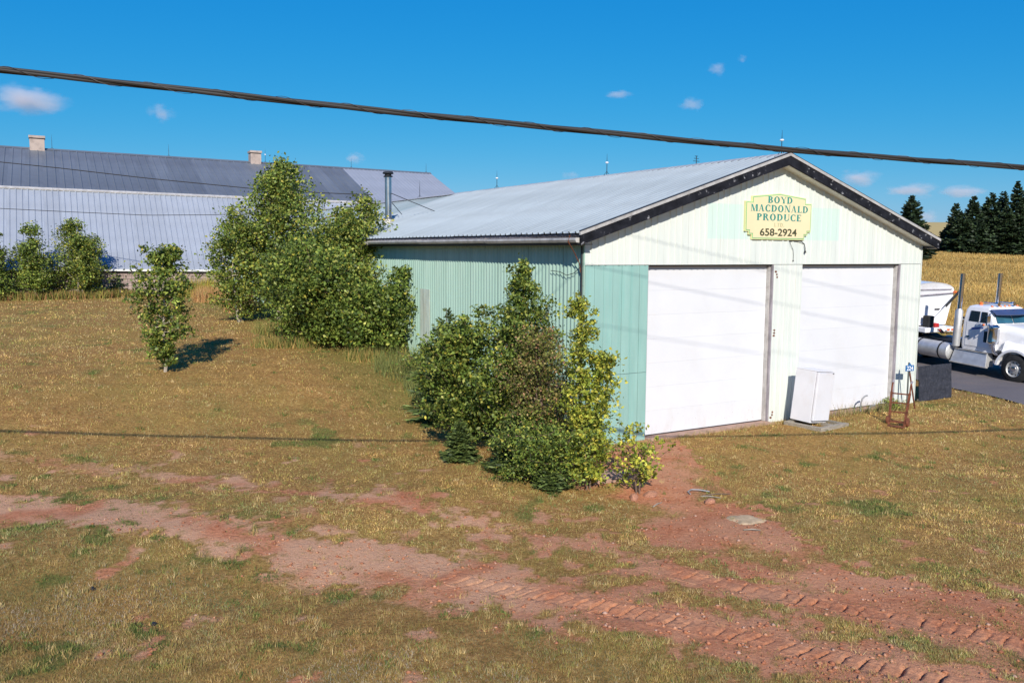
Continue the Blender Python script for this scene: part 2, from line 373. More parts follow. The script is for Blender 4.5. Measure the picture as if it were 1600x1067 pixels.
# far hill with pale stubble fields
hx = np.linspace(-900, 1600, 120); hy = np.linspace(330, 1500, 50); HX, HY = np.meshgrid(hx, hy)
HZ = 4.0+ (21+5*(fbm(HX, HY*0, .004, 5)-.5))*smooth((HY-330)/260)+ (fbm(HX, HY, .006, 8)-.5)*4*smooth((HY-330)/200)
m, nt, b = nodes('hill_fields'); L = nt.links
sp = _n(nt, 'ShaderNodeSeparateXYZ'); L.new(_n(nt, 'ShaderNodeTexCoord').outputs['Object'], sp.inputs[0])
band = mth(nt, 'MULTIPLY_ADD', noise(nt, .008, 2), 120.0, sp.outputs[1])
c = ramp(nt, mth(nt, 'MULTIPLY_ADD', band, 1/300, -400/300, clamp=True), [(.0, (.12, .14, .03)), (.16, (.16, .16, .035)), (.2, (.42, .32, .12)), (.6, (.46, .34, .13))])
L.new(c, b.inputs['Base Color']); b.inputs['Roughness'].default_value = 1.0; M['hill'] = m
tag(obj('hill', grid_mesh('hill', HX, HY, HZ, M['hill'], {})), 'low far hill with pale stubble field', kind='structure')

# ------------------------------------------------------------------ grass
def blades(P, h, w, cols, lean=.5, rg=rng):
    n = len(P); a = rg.random(n)*2*np.pi; d = np.stack([np.cos(a), np.sin(a), np.zeros(n)], -1)
    t = rg.random(n)*2*np.pi; l = (rg.random(n)**.7*lean*h)[:, None]
    tip = P+np.stack([np.cos(t), np.sin(t), np.zeros(n)], -1)*l+np.array([0, 0, 1.])*(h*np.sqrt(np.clip(1-(l[:, 0]/np.maximum(h, 1e-6))**2, .04, 1)))[:, None]
    V = np.stack([P-d*w[:, None]/2, P+d*w[:, None]/2, tip], 1).reshape(-1, 3)
    return V, np.arange(3*n).reshape(-1, 3), np.repeat(cols, 3, 0)
def pal(n, cols, probs, jit=.18, rg=rng):
    i = rg.choice(len(cols), n, p=np.array(probs)/sum(probs)); c = np.array(cols)[i]*(1+jit*(rg.random((n, 1))*2-1)); return np.clip(c, 0, 1)
DRY = [(.62, .44, .19), (.53, .345, .125), (.37, .215, .07), (.42, .335, .09), (.23, .225, .055), (.54, .35, .18)]
def visible_field(n, y0, y1, power):
    """points over a wide wedge in front, denser near"""
    t = rng.random(n); y = (y0**(1-power)+t*(y1**(1-power)-y0**(1-power)))**(1/(1-power)); x = (rng.random(n)*2-1)*(.66*y+1.5); return x, y
x, y = visible_field(760000, 8.0, 58, 2.05)
u, v = to_uv(x, y); keep = ~((u > -.05) & (u < W+.1) & (v > -.02) & (v < 42)) & ~in_poly(u, v, ASPHALT)
dmk = dirt_mask(x, y); keep &= rng.random(len(x)) > np.clip(dmk*1.12-.06, 0, .955)*np.where(fbm(x, y, 5.0, 17, 2) > .63, .5, 1)
x, y, dmk = x[keep], y[keep], dmk[keep]; dist = np.hypot(x, y); gm = green_mask(x, y); n = len(x)
clump = fbm(x, y, 3.2, 101, 3); bigv = fbm(x, y, .5, 111, 3)
h = (.018+.036*rng.random(n)**1.6)*(.5+clump*1.3)*np.interp(dist, [8, 25, 60], [1, 1.25, 1.7])*(1-.45*dmk)
wv = np.interp(dist, [8, 20, 60], [.0060, .0115, .040])*(.6+.8*rng.random(n))
cols = pal(n, DRY, [2.4, 3.2, 2.2, 3.0, 1.7, .9], .22); patch = fbm(x, y, 1.4, 115, 4); sp_ = fbm(x, y, 6.5, 117, 3); cols *= (.70+.60*bigv)[:, None]*(.60+.80*clump)[:, None]*np.clip(.45+1.1*sp_, .6, 1.35)[:, None]; cols *= 1+(patch-.5)[:, None]*np.array([.8, .35, -.1]); hu = smooth((fbm(x, y, .8, 118, 4)-.47)*7)[:, None]*.7; cols = cols*(1-hu)+cols*np.array([.72, .86, .72])*hu
gsel = rng.random(n) < gm*.85; tuft = (dmk > .4) & (rng.random(n) < .8); cols[tuft] = pal(int(tuft.sum()), [(.20, .16, .05), (.13, .12, .035), (.30, .20, .08)], [2, 2, 1])
cols[gsel] = pal(int(gsel.sum()), [(.10, .16, .03), (.17, .22, .05), (.07, .11, .022)], [2, 2, 1])
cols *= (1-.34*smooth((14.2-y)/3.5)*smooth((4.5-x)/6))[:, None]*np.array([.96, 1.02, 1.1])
grey = rng.random(n) < np.clip(smooth((2-x)/6)*smooth((13.2-y)/3)*smooth((fbm(x, y, .6, 121, 3)-.40)*5)*.5, 0, 1)
cols[grey] = pal(int(grey.sum()), [(.40, .33, .25), (.30, .25, .18), (.27, .30, .20), (.46, .37, .29)], [2, 2, 1, 1])
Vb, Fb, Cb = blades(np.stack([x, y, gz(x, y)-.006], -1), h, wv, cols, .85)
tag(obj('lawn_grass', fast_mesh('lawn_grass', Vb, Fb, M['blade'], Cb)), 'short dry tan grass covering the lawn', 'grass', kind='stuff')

# broad leaved weeds: low green rosettes scattered over the lawn
x, y = visible_field(9000, 8.5, 55, 1.7); gm = green_mask(x, y); u, v = to_uv(x, y)
keep = (rng.random(len(x)) < .02+gm*.7) & ~((u > -.3) & (u < W+.5) & (v > -.3)) & (dirt_mask(x, y) < .5) & (u < 15); x, y = x[keep], y[keep]
PX = []; 
for xx, yy in zip(x, y):
    k = rng.integers(14, 34); r_ = .04+.10*rng.random(); a = rng.random(k)*6.28; q = np.sqrt(rng.random(k))*r_*1.3
    PX.append(np.stack([xx+np.cos(a)*q, yy+np.sin(a)*q], -1))
PX = np.concatenate(PX); n = len(PX); dist = np.hypot(PX[:, 0], PX[:, 1])
Vb, Fb, Cb = blades(np.stack([PX[:, 0], PX[:, 1], gz(PX[:, 0], PX[:, 1])], -1), .03+.05*rng.random(n), np.interp(dist, [8, 50], [.014, .045])*(.6+.8*rng.random(n)), pal(n, [(.10, .14, .03), (.15, .18, .045), (.07, .10, .022), (.22, .23, .06)], [2, 2, 1, 1]), .95)
tag(obj('lawn_weeds', fast_mesh('lawn_weeds', Vb, Fb, M['blade'], Cb)), 'green broad leaved weeds in the dry lawn', 'weeds', kind='stuff')

# longer straw coloured tufts standing out of the mown grass
x, y = visible_field(5200, 8.4, 45, 1.75); u, v = to_uv(x, y)
keep = ~((u > -.3) & (u < W+.5) & (v > -.3)) & (rng.random(len(x)) > dirt_mask(x, y)*.9) & ~in_poly(u, v, ASPHALT) & (fbm(x, y, .7, 141, 3) > .40); x, y = x[keep], y[keep]
k = 13; bx = np.repeat(x, k)+rng.normal(0, .03, len(x)*k); by = np.repeat(y, k)+rng.normal(0, .03, len(x)*k); n = len(bx); dist = np.hypot(bx, by)
Vb, Fb, Cb = blades(np.stack([bx, by, gz(bx, by)-.005], -1), .05+.07*rng.random(n), np.interp(dist, [8, 45], [.006, .022])*(.6+.8*rng.random(n)), np.repeat(pal(len(x), [(.58, .43, .20), (.46, .32, .12), (.32, .28, .08), (.28, .17, .06), (.18, .20, .05)], [1.4, 2, 2, 1.2, 1.4]), k, 0)*(.75+.5*rng.random((n, 1))), .75)
tag(obj('straw_tufts', fast_mesh('straw_tufts', Vb, Fb, M['blade'], Cb)), 'longer straw coloured grass tufts scattered over the lawn', 'grass', kind='stuff')
# ripe crop on the field beyond the truck
t = rng.random(120000); y = 36*(170/36)**(t**.85); x = y*(.34+rng.random(len(y))*.62)
u, v = to_uv(x, y); keep = (u > 27+2*(fbm(v, v*0, .3, 7)-.5)) ; x, y = x[keep], y[keep]; n = len(x); rep = 4
bx = np.repeat(x, rep)+rng.normal(0, .16, n*rep); by = np.repeat(y, rep)+rng.normal(0, .16, n*rep); dd = np.hypot(bx, by)
tone = fbm(bx, by, .10, 131, 4); cols = pal(n*rep, [(.56, .38, .12), (.48, .30, .09), (.36, .22, .06), (.62, .46, .19), (.32, .27, .07)], [3, 3, 2.2, .9, .6], .2)*(.62+.7*tone)[:, None]
Vb, Fb, Cb = blades(np.stack([bx, by, gz(bx, by)+.1*rng.random(n*rep)], -1), .22+.26*rng.random(n*rep), np.interp(dd, [36, 160], [.05, .17])*(.6+.7*rng.random(n*rep)), cols, .8)
tag(obj('ripe_crop', fast_mesh('ripe_crop', Vb, Fb, M['blade'], Cb)), 'golden ripe crop standing in the field', 'crop', kind='stuff')
fx = np.linspace(.30, 1.0, 60); fy = np.geomspace(34, 172, 70); FX, FY = np.meshgrid(fx, fy); FXX = FX*FY
uu, vv = to_uv(FXX, FY); FXX = FXX+np.clip(27-uu, 0, 99)*UX; FYY = FY+np.clip(27-uu, 0, 99)*UY
tag(obj('crop_field', grid_mesh('crop_field', FXX, FYY, gz(FXX, FYY)+.03, M['field'], {})), 'golden brown field behind the truck', kind='structure')

# clods and pebbles of red soil on the bare ground
def lumps(n, xf, size, name, label, cat, colr):
    ico = np.array([(0, 0, 1), (.9, 0, .3), (.28, .86, .3), (-.73, .53, .3), (-.73, -.53, .3), (.28, -.86, .3), (0, 0, -.5)]); fc = np.array([(0, 1, 2), (0, 2, 3), (0, 3, 4), (0, 4, 5), (0, 5, 1), (6, 2, 1), (6, 3, 2), (6, 4, 3), (6, 5, 4), (6, 1, 5)])
    x, y = xf(n); n = len(x); s = size(n, x, y); a = rng.random(n)*6.28; V = ico[None]*(1+.35*(rng.random((n, 7, 1))-.5))*s[:, None, None]*np.stack([np.ones(n), .6+.5*rng.random(n), .45+.4*rng.random(n)], -1)[:, None, :]
    ca, sa = np.cos(a)[:, None], np.sin(a)[:, None]; VX = V[..., 0]*ca-V[..., 1]*sa+x[:, None]; VY = V[..., 0]*sa+V[..., 1]*ca+y[:, None]; VZ = V[..., 2]+gz(x, y)[:, None]+.004
    V = np.stack([VX, VY, VZ], -1).reshape(-1, 3); F = (fc[None]+(np.arange(n)*7)[:, None, None]).reshape(-1, 3)
    tag(obj(name, fast_mesh(name, V, F, M['blade'], np.repeat(colr(n), 7, 0))), label, cat, kind='stuff')
def dirt_pts(n):
    x, y = visible_field(n*6, 8.2, 22, 1.4); k = rng.random(len(x)) < dirt_mask(x, y)**2; u, v = to_uv(x, y); k &= v < -.3; return x[k][:n], y[k][:n]
lumps(8000, dirt_pts, lambda n, x, y: .006+.040*rng.random(n)**5, 'soil_clods', 'red clods and gravel on the bare soil', 'gravel', lambda n: pal(n, [(.46, .19, .10), (.34, .13, .07), (.48, .30, .22), (.50, .26, .16)], [3, 2, .6, 2]))
# ------------------------------------------------------------------ building materials
def cladding(name, col, col2, var=.06):
    m = surf(name, col, .55, var=var, scale=1.3, stretch=(3, 3, .5), dirt=col2, dirt_amt=.5, dirt_scale=1.0, dirt_stretch=(6, 6, .35), objrand=.035); return m
M['teal'] = cladding('faded_teal_paint', (.26, .435, .40), (.13, .39, .345))
M['teal_side'] = cladding('chalky_green_paint', (.34, .50, .425), (.43, .55, .48))
def cream_paint():
    m, nt, b = nodes('cream_paint_with_mint_patch'); L = nt.links
    co = _n(nt, 'ShaderNodeTexCoord').outputs['Object']; sp = _n(nt, 'ShaderNodeSeparateXYZ'); L.new(co, sp.inputs[0])
    c = ramp(nt, noise(nt, 1.1, 5, vec=co, stretch=(2.5, 2.5, .5)), [(.3, (.59, .63, .60)), (.7, (.665, .69, .655))])
    def inside(s, a, b_, e): return mth(nt, 'MULTIPLY', mth(nt, 'MULTIPLY_ADD', s, 1/e, -a/e, clamp=True), mth(nt, 'MULTIPLY_ADD', s, -1/e, b_/e, clamp=True))
    k = mth(nt, 'MULTIPLY', inside(sp.outputs[0], 3.82, 8.9, .01), inside(sp.outputs[2], 4.93, 5.85, .02))
    c = mixc(nt, mth(nt, 'MULTIPLY', k, .8), c, (.52, .68, .62))
    low = mth(nt, 'MULTIPLY_ADD', sp.outputs[2], -1/2.6, 1.0, clamp=True)
    st = ramp(nt, noise(nt, 1.4, 6, .65, co, stretch=(7, 7, .3)), [(.46, (0, 0, 0)), (.72, (.75,)*3)])
    c = mixc(nt, mth(nt, 'MULTIPLY', st, mth(nt, 'MULTIPLY_ADD', low, .7, .2)), c, (.49, .52, .45))
    c = mixc(nt, ramp(nt, noise(nt, 2.0, 4, .6, co, stretch=(9, 9, .2)), [(.66, (0, 0, 0)), (.74, (.4,)*3)]), c, (.48, .36, .22))
    oi = _n(nt, 'ShaderNodeObjectInfo'); c = mixc(nt, mth(nt, 'MULTIPLY', oi.outputs['Random'], .16), c, (.58, .66, .59))
    L.new(c, b.inputs['Base Color']); b.inputs['Roughness'].default_value = .5; return m
M['cream'] = cream_paint()
def door_paint():
    m = surf('white_door_paint', (.655, .665, .70), .4, var=.02, scale=.8, dirt=(.52, .50, .46), dirt_amt=.22, dirt_scale=.9, objrand=.012); nt = m.node_tree; L = nt.links; b = nt.nodes['Principled BSDF']
    co = _n(nt, 'ShaderNodeTexCoord').outputs['Object']; sp = _n(nt, 'ShaderNodeSeparateXYZ'); L.new(co, sp.inputs[0])
    low = mth(nt, 'MULTIPLY_ADD', sp.outputs[2], -1/.8, 1.0, clamp=True); speck = ramp(nt, noise(nt, 22, 3, .6, co), [(.66, (0, 0, 0)), (.70, (1, 1, 1))]); splash = ramp(nt, noise(nt, 3, 5, .6, co, stretch=(1, 1, .4)), [(.45, (0, 0, 0)), (.75, (.6,)*3)])
    src = b.inputs['Base Color'].links[0].from_socket
    c = mixc(nt, mth(nt, 'MULTIPLY', mth(nt, 'MULTIPLY', low, splash), .7), src, (.50, .40, .33)); c = mixc(nt, mth(nt, 'MULTIPLY', mth(nt, 'MULTIPLY', low, speck), .8), c, (.30, .24, .2))
    L.new(c, b.inputs['Base Color']); return m
M['door_white'] = door_paint()
M['galv'] = surf('galvanised_roofing', (.33, .38, .42), .55, .10, var=.10, scale=.5, stretch=(1, 1, 1), dirt=(.29, .31, .33), dirt_amt=.5, dirt_scale=.35, objrand=.05)
M['galv_old'] = surf('old_galvanised_roofing', (.25, .31, .34), .5, .15, var=.16, scale=.6, dirt=(.30, .26, .22), dirt_amt=.6, dirt_scale=.5, objrand=.09)
M['rust'] = surf('rusty_iron', (.16, .05, .025), .85, .1, var=.35, scale=12, dirt=(.27, .10, .04), dirt_amt=.7, dirt_scale=7, bumps=.3, bump_scale=60, objrand=0)
M['fascia'] = surf('worn_black_board', (.016, .017, .023), .8, var=.4, scale=3, dirt=(.34, .34, .36), dirt_amt=.8, dirt_scale=6, dirt_lo=.61, spec=.12, objrand=0)
M['trim_pale'] = surf('pale_metal_trim', (.50, .48, .46), .5, .2, var=.15, scale=4, dirt=(.20, .16, .13), dirt_amt=.5, dirt_scale=6, objrand=0)
M['soffit'] = surf('white_soffit', (.72, .72, .66), .6, var=.1, scale=2, objrand=0)
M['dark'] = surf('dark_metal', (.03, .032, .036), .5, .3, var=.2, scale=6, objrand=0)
M['jamb'] = surf('weathered_jamb', (.34, .31, .34), .8, var=.25, scale=3, stretch=(4, 4, .6), dirt=(.10, .09, .09), dirt_amt=.6, dirt_scale=3, objrand=0)
M['concrete'] = surf('reddish_concrete', (.42, .27, .21), .95, var=.2, scale=5, dirt=(.22, .12, .08), dirt_amt=.6, dirt_scale=2.5, bumps=.3, objrand=0)
M['steel'] = surf('bright_steel', (.55, .54, .53), .28, .95, var=.15, scale=3, dirt=(.25, .22, .2), dirt_amt=.4, dirt_scale=4, objrand=0)
M['wire'] = surf('black_wire', (.025, .022, .02), .6, var=.1, objrand=0)
M['glassball'] = surf('white_glass_ball', (.85, .85, .87), .15, objrand=0)

# ------------------------------------------------------------------ the produce warehouse (local x = u, y = v)
wh = empty('warehouse', (OX, OY, 0), (0, 0, TH)); tag(wh, 'pale green metal warehouse with two white overhead doors and a grey gable roof', 'building')
EZ, RZ, EO, OV = 5.015, 7.194, .375, .337
SL = (RZ-EZ)/(W/2+EO)
def roof_z(u): return EZ+SL*(min(u, W-u)+EO)
LEN1, LEN2 = 18.72, 39.0
def ribbed(x0, x1, pitch, depth, w_top, w_flank, y0, zb, zt, name, mat, parent, groove=False, loc=None):
    """upright ribbed sheet between x0 and x1 on the plane y = y0, ribs towards -y"""
    xsn = [(x0, 0)]; k = math.ceil((x0+1e-6)/pitch)
    c = k*pitch
    while c < x1-w_top/2-w_flank:
        if c > x0+w_top/2+w_flank: xsn += [(c-w_top/2-w_flank, 0), (c-w_top/2, depth), (c+w_top/2, depth), (c+w_top/2+w_flank, 0)]
        c += pitch
    xsn.append((x1, 0)); mids = sorted(set([q for q in (W/2,) if x0 < q < x1]))
    v = []; f = []
    for q, d in xsn:
        v += [(q, y0-d, zb(q) if callable(zb) else zb), (q, y0-d, zt(q) if callable(zt) else zt)]
    for i in range(len(xsn)-1): f.append((2*i, 2*i+2, 2*i+3, 2*i+1))
    # back face gives the sheet body
    b = len(v); q0, q1 = x0, x1
    v += [(q0, y0+.025, zb(q0) if callable(zb) else zb), (q0, y0+.025, zt(q0) if callable(zt) else zt), (q1, y0+.025, zb(q1) if callable(zb) else zb), (q1, y0+.025, zt(q1) if callable(zt) else zt)]
    f += [(0, 1, b+1, b), (b-2, b+2, b+3, b-1)]
    return obj(name, mesh_from(name, v, f, mat), parent, loc)
WT = .30
gable_top = lambda u: roof_z(u)-WT
# upper cream sheets over the doors
ns = 16; edges = [W*i/ns for i in range(ns+1)]
for a, b in zip(edges[:-1], edges[1:]):
    ribbed(a+.003, b-.003, .2, .024, .05, .008, -.012-.004*random.random(), 4.275, gable_top, 'wall_sheet', M['cream'], wh)
# teal panel left of the doors: boards with open joints, upper and lower length
for i in range(7):
    a = .02+i*.273; b = min(a+.273, 1.925); j = random.uniform(0, .006)
    ribbed(a+.004, b-.004, 9, .01, .01, .01, .0-j, 1.62, 4.262, 'wall_panel', M['teal'], wh)
    ribbed(a+.004, b-.004, 9, .01, .01, .01, -.004-j, -.12, 1.612, 'wall_panel', M['teal'], wh)
# posts between and beside the doors
D1, D2 = (1.931, 6.324), (7.453, 11.812); DH = 4.27
for a, b in ((6.324, 6.70), (6.70, 7.08), (7.08, 7.453), (11.812, 12.13), (12.13, 12.46), (12.46, 12.787)):
    ribbed(a+.002, b-.002, .2, .022, .045, .008, -.004*random.random(), -.12, 4.262, 'wall_sheet', M['cream'], wh)
MB().box(W+.004, W+.03, -.03, .10, -.12, gable_top(W)).obj('corner_trim', M['cream'], wh)
MB().box(-.03, -.002, -.02, .08, -.12, gable_top(0)).obj('corner_trim', M['teal_side'], wh)
# core walls behind the sheets, so that no light leaks
core = MB()
core.box(.0, 1.931, .03, .16, -.6, 4.27); core.box(6.324, 7.453, .03, .16, -.6, 4.27); core.box(11.812, W, .03, .16, -.6, 4.27)
core.prism([(0, 4.27), (W, 4.27), (W, gable_top(W)), (W/2, gable_top(W/2)), (0, gable_top(0))], lambda a, b, d: (a, d, b), .03, .16)
core.obj('wall_frame', M['jamb'], wh)
core = MB(); core.box(.04, .16, .17, LEN2, -.6, 5.0); core.obj('wall_frame', M['jamb'], wh)
core = MB(); core.box(W-.16, W-.04, .17, LEN2, -.6, 5.0); core.obj('wall_frame', M['jamb'], wh)
# concrete sill along the front
MB().box(-.1, W+.05, -.16, .02, -.7, -.125).obj('concrete_footing', M['concrete'], wh, bevel=.015)
for d in (D1, D2):
    MB().box(d[0]+.01, d[1]-.01, -.24, .32, -.7, -.055).obj('concrete_sill', M['concrete'], wh, bevel=.01)
# side walls: corrugated sheets (same mesh along the wall)
def side_sheet_mesh(w_, nrib, depth, zb, zt, mat, sgn):
    pts = []; m_ = nrib*8
    for i in range(m_+1): t = i/m_; pts.append((t*w_, depth*(.5-.5*math.cos(2*math.pi*t*nrib))**.7))
    v = []; f = []
    for y, d in pts: v += [(-sgn*d, y, zb), (-sgn*d, y, zt)]
    for i in range(len(pts)-1): f.append((2*i, 2*i+2, 2*i+3, 2*i+1) if sgn < 0 else (2*i, 2*i+1, 2*i+3, 2*i+2))
    return mesh_from('wall_sheet', v, f, mat)
sm_l = side_sheet_mesh(.796, 5, .034, -.5, EZ-.12, M['teal_side'], 1); sm_r = side_sheet_mesh(.796, 5, .034, -.5, EZ-.12, M['teal_side'], -1)
for i in range(int(LEN2/.8)):
    obj('wall_sheet', sm_l, wh, (.0-.003*(i % 2), .085+i*.8, 0)); obj('wall_sheet', sm_r, wh, (W+.003*(i % 2), .10+i*.8, 0))
MB().box(-.052, -.036, 8.35, 9.05, -.4, 3.37).obj('patch_sheet', surf('pale_patch', (.52, .60, .52), .7, var=.2, scale=3, stretch=(3, 6, .4), dirt=(.45, .32, .2), dirt_amt=.5, dirt_scale=2, dirt_stretch=(4, 4, .3)), wh)
# gable at the rear
bk = MB(); bk.prism([(0, -.6), (W, -.6), (W, gable_top(W)), (W/2, gable_top(W/2)), (0, gable_top(0))], lambda a, b, d: (a, d, b), LEN2-.1, LEN2); bk.obj('rear_wall', M['teal_side'], wh)
# roof sheets
def roof_sheet_mesh(w_, pitch, depth, left, mat, lift=0, z_e=EZ, jag=0):
    ux, uz = (W/2+EO), (RZ-EZ); l = math.hypot(ux, uz); nx, nz = -uz/l, ux/l
    pts = [(0, 0)]; c = pitch/2
    while c < w_: pts += [(c-.038, 0), (c-.018, depth), (c+.018, depth), (c+.038, 0)]; c += pitch
    pts.append((w_, 0)); v = []; f = []
    for y, d in pts:
        d = d+lift
        for e in (0, .33, .66, 1):
            u = -EO-.03+(ux+.03)*e; z = EZ+SL*(u+EO)
            p = (u+nx*d, y, z+nz*d); v.append(p if left else (W-p[0], p[1], p[2]))
    for i in range(len(pts)-1):
        for k in range(3):
            a = i*4+k; q = (a, a+1, a+5, a+4); f.append(q if not left else q[::-1])
    return mesh_from('roof_sheet', v, f, mat)
nfr = 24; wsh = (LEN1+OV)/nfr
for left in (True, False):
    me = roof_sheet_mesh(wsh+.03, wsh/3, .045, left, M['galv'])
    for i in range(nfr): obj('roof_sheet', me, wh, (0, -OV+i*wsh, .004*(i % 2)+random.uniform(-.002, .004)))
    nb = 22; wb = (LEN2-LEN1)/nb; me = roof_sheet_mesh(wb+.03, wb/3, .03, left, M['galv_old'], .0)
    for i in range(nb): obj('roof_sheet', me, wh, (0, LEN1+.03+i*wb, -.035+random.uniform(-.006, .006)))
obj('roof_sheet', roof_sheet_mesh(.5, .2, .03, True, M['rust'], .03), wh, (0, 29.2, -.02))
deck = MB()
for s in (1, -1):
    P = lambda u, z: (u, z) if s > 0 else (W-u, z)
    deck.prism([P(-EO+.02, EZ-.05), P(W/2, RZ-.05), P(W/2, RZ-.16), P(-EO+.02, EZ-.16)], lambda a, b, d: (a, d, b), -OV+.06, LEN2+.2)
deck.obj('roof_deck', M['jamb'], wh)
rc = MB()
for i in range(24):
    y0 = -OV-.02+i*1.65; rc.prism([(W/2-.19, RZ-.025), (W/2, RZ+.045), (W/2+.19, RZ-.025), (W/2+.19, RZ-.04), (W/2, RZ+.03), (W/2-.19, RZ-.04)], lambda a, b, d: (a, d, b+.004*(i % 2)), y0, y0+1.66)
rc.obj('ridge_cap', M['trim_pale'], wh)
# rake boards, trims and soffit on the front gable
for s in (1, -1):
    Q = lambda u, z: (u, z) if s > 0 else (W-u, z)
    def strip(u0, u1, dz0, dz1, y0, y1, name, mat):
        MB().prism([Q(u0, EZ+SL*(u0+EO)+dz0), Q(u1, EZ+SL*(u1+EO)+dz0), Q(u1, EZ+SL*(u1+EO)+dz1), Q(u0, EZ+SL*(u0+EO)+dz1)], lambda a, b, d: (a, d, b), y0, y1).obj(name, mat, wh)
    strip(-EO, W/2, -.285, -.045, -OV-.02, -OV+.02, 'rake_board', M['fascia'])
    strip(-EO-.02, W/2, -.045, .03, -OV-.045, -OV+.01, 'drip_edge', M['trim_pale'])
    strip(-EO-.01, W/2, .03, .055, -OV-.03, -OV+.03, 'verge_trim', M['dark'])
    strip(-EO+.05, W/2, -.30, -.28, -OV+.02, .02, 'soffit', M['soffit'])
# eaves: fascia, gutter, soffit
for s in (1, -1):
    X = (lambda a: a) if s > 0 else (lambda a: W-a)
    def bx(a, b, y0, y1, z0, z1, name, mat): MB().box(min(X(a), X(b)), max(X(a), X(b)), y0, y1, z0, z1).obj(name, mat, wh)
    bx(-EO+.02, -EO+.05, -OV+.03, LEN1, EZ-.28, EZ-.055, 'eave_board', M['dark'])
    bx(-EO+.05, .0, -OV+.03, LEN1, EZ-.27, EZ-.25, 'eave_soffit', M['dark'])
    for i in range(4):
        y0 = -OV+.05+i*4.3; o = MB(); zz = EZ-.10+.012*((i*7) % 3-1)
        o.prism([(X(-EO+.015), zz), (X(-EO-.09), zz), (X(-EO-.10), zz-.05), (X(-EO-.07), zz-.105), (X(-EO+.015), zz-.115)], lambda a, b, d: (a, d, b), y0, y0+4.29); o.obj('gutter', M['trim_pale'], wh)
MB().tube([(-.07, .02, EZ-.3), (-.07, .02, 1.5), (-.07, .02, .05)], .022, 8).obj('downspout', M['dark'], wh, smooth_=True)
MB().tube([(-EO-.08, -.05, EZ-.05), (-EO-.1, .0, EZ-.2), (-.25, .05, 4.55), (-.12, .03, 4.3), (-.09, .03, 4.1)], .012, 6).obj('loose_wire', M['rust'], wh)
MB().tube([(-.09, .05, 4.22), (-.09, .3, 4.08), (-.09, .6, 4.02), (-.09, .9, 4.10), (-.09, 1.3, 4.12)], .008, 5).obj('loose_wire', M['wire'], wh)
# overhead doors
for d in (D1, D2):
    dr = MB().box(d[0]+.0, d[0]+.02, .02, .3, -.05, DH).obj('overhead_door', M['jamb'], wh)
    ph = 4.27/7
    for i in range(7):
        z0 = -.03+i*ph; MB().box(d[0]+.03, d[1]-.09, .175+.002*random.random(), .22, z0+.0006, z0+ph-.0006).obj('door_panel', M['door_white'], dr, bevel=.002)
    MB().box(d[0]+.03, d[1]-.09, .17, .23, -.052, -.028).obj('bottom_seal', M['dark'], dr)
    MB().box(d[1]-.085, d[1]-.045, .08, .25, -.05, DH-.002).obj('door_track', M['trim_pale'], dr)
    MB().box(d[1]-.045, d[1]-.002, -.002, .3, -.05, DH-.001).obj('jamb_board', M['jamb'], dr)
    MB().box(d[0]+.02, d[1]-.045, .235, .26, -.05, DH-.01).obj('door_backing', M['jamb'], dr)
    MB().box(d[0]+.021, d[1]-.046, .03, .17, DH-.03, DH-.003).obj('head_board', M['dark'], dr)
# rusted hinge plates left on the post
for z in (4.0, 2.4, .12):
    hp = MB(); 
    for k in range(3): dx = random.uniform(-.03, .03); hp.lathe([(.001, -.03), (.028, -.03), (.032, -.018), (.032, .0)], (6.41+dx, -.0, z+.075*(k-1)), 'y', 8)
    hp.box(6.395, 6.425, -.022, .0, z-.12, z+.02); hp.obj('hinge_stub', M['rust'], wh)
# stove pipe with cap and guy wires
su, sv = 1.55, 15.45; sz = roof_z(su)
pipe = MB().lathe([(.13, sz+.16), (.13, sz+1.84)], (su, sv, 0), 'z', 18).obj('stove_pipe', M['steel'], wh, smooth_=True)
MB().lathe([(.24, sz-.12), (.22, sz+.06), (.15, sz+.20), (.15, sz+.22)], (su, sv, 0), 'z', 18).obj('flashing', M['trim_pale'], pipe, smooth_=True)
MB().lathe([(.135, sz+.24), (.20, sz+.22), (.20, sz+.235), (.135, sz+.28)], (su, sv, 0), 'z', 18).obj('storm_collar', M['steel'], pipe, smooth_=True)
cp = MB().lathe([(.17, sz+1.83), (.19, sz+1.86), (.17, sz+1.88), (.13, sz+1.89), (.13, sz+1.94), (.20, sz+1.95), (.22, sz+1.98), (.19, sz+2.03), (.05, sz+2.06)], (su, sv, 0), 'z', 18).obj('rain_cap', M['dark'], pipe, smooth_=True)
for gu, gv, gh in ((2.95, 14.1, 1.25), (2.9, 17.2, 1.0)):
    MB().tube([(su, sv, sz+gh), (gu, gv, roof_z(gu)+.03)], .014, 6).obj('guy_wire', M['dark'], pipe)
# lightning rods along the ridge
def rod(parent, x, y, z, h, ball, name='lightning_rod'):
    o = MB().tube([(x, y, z-.05), (x, y, z+h*.55), (x, y, z+h)], [.014, .011, .003], 6).obj(name, M['dark'], parent)
    MB().tube([(x-.12, y, z-.02), (x, y, z+.12), (x+.12, y, z-.02)], .008, 5).obj('bracket', M['dark'], o)
    if ball: MB().lathe([(.002, z+h*.52), (.045, z+h*.535), (.062, z+h*.57), (.045, z+h*.605), (.002, z+h*.62)], (x, y, 0), 'z', 12).obj('glass_ball', M['glassball'], o, smooth_=True)
for y, h, bl in ((-.05, .62, True), (7.68, .72, True), (15.3, .72, True), (23.0, .85, False)): rod(wh, W/2, y, RZ+.04, h, bl)
an = MB().tube([(W/2, 3.24, RZ), (W/2, 3.24, RZ+.28)], .012, 6)
for k, zz in enumerate((.12, .2, .27)): an.tube([(W/2-.12+.03*k, 3.24, RZ+zz), (W/2+.12-.03*k, 3.24, RZ+zz)], .008, 5)
an.obj('small_antenna', M['dark'], wh)
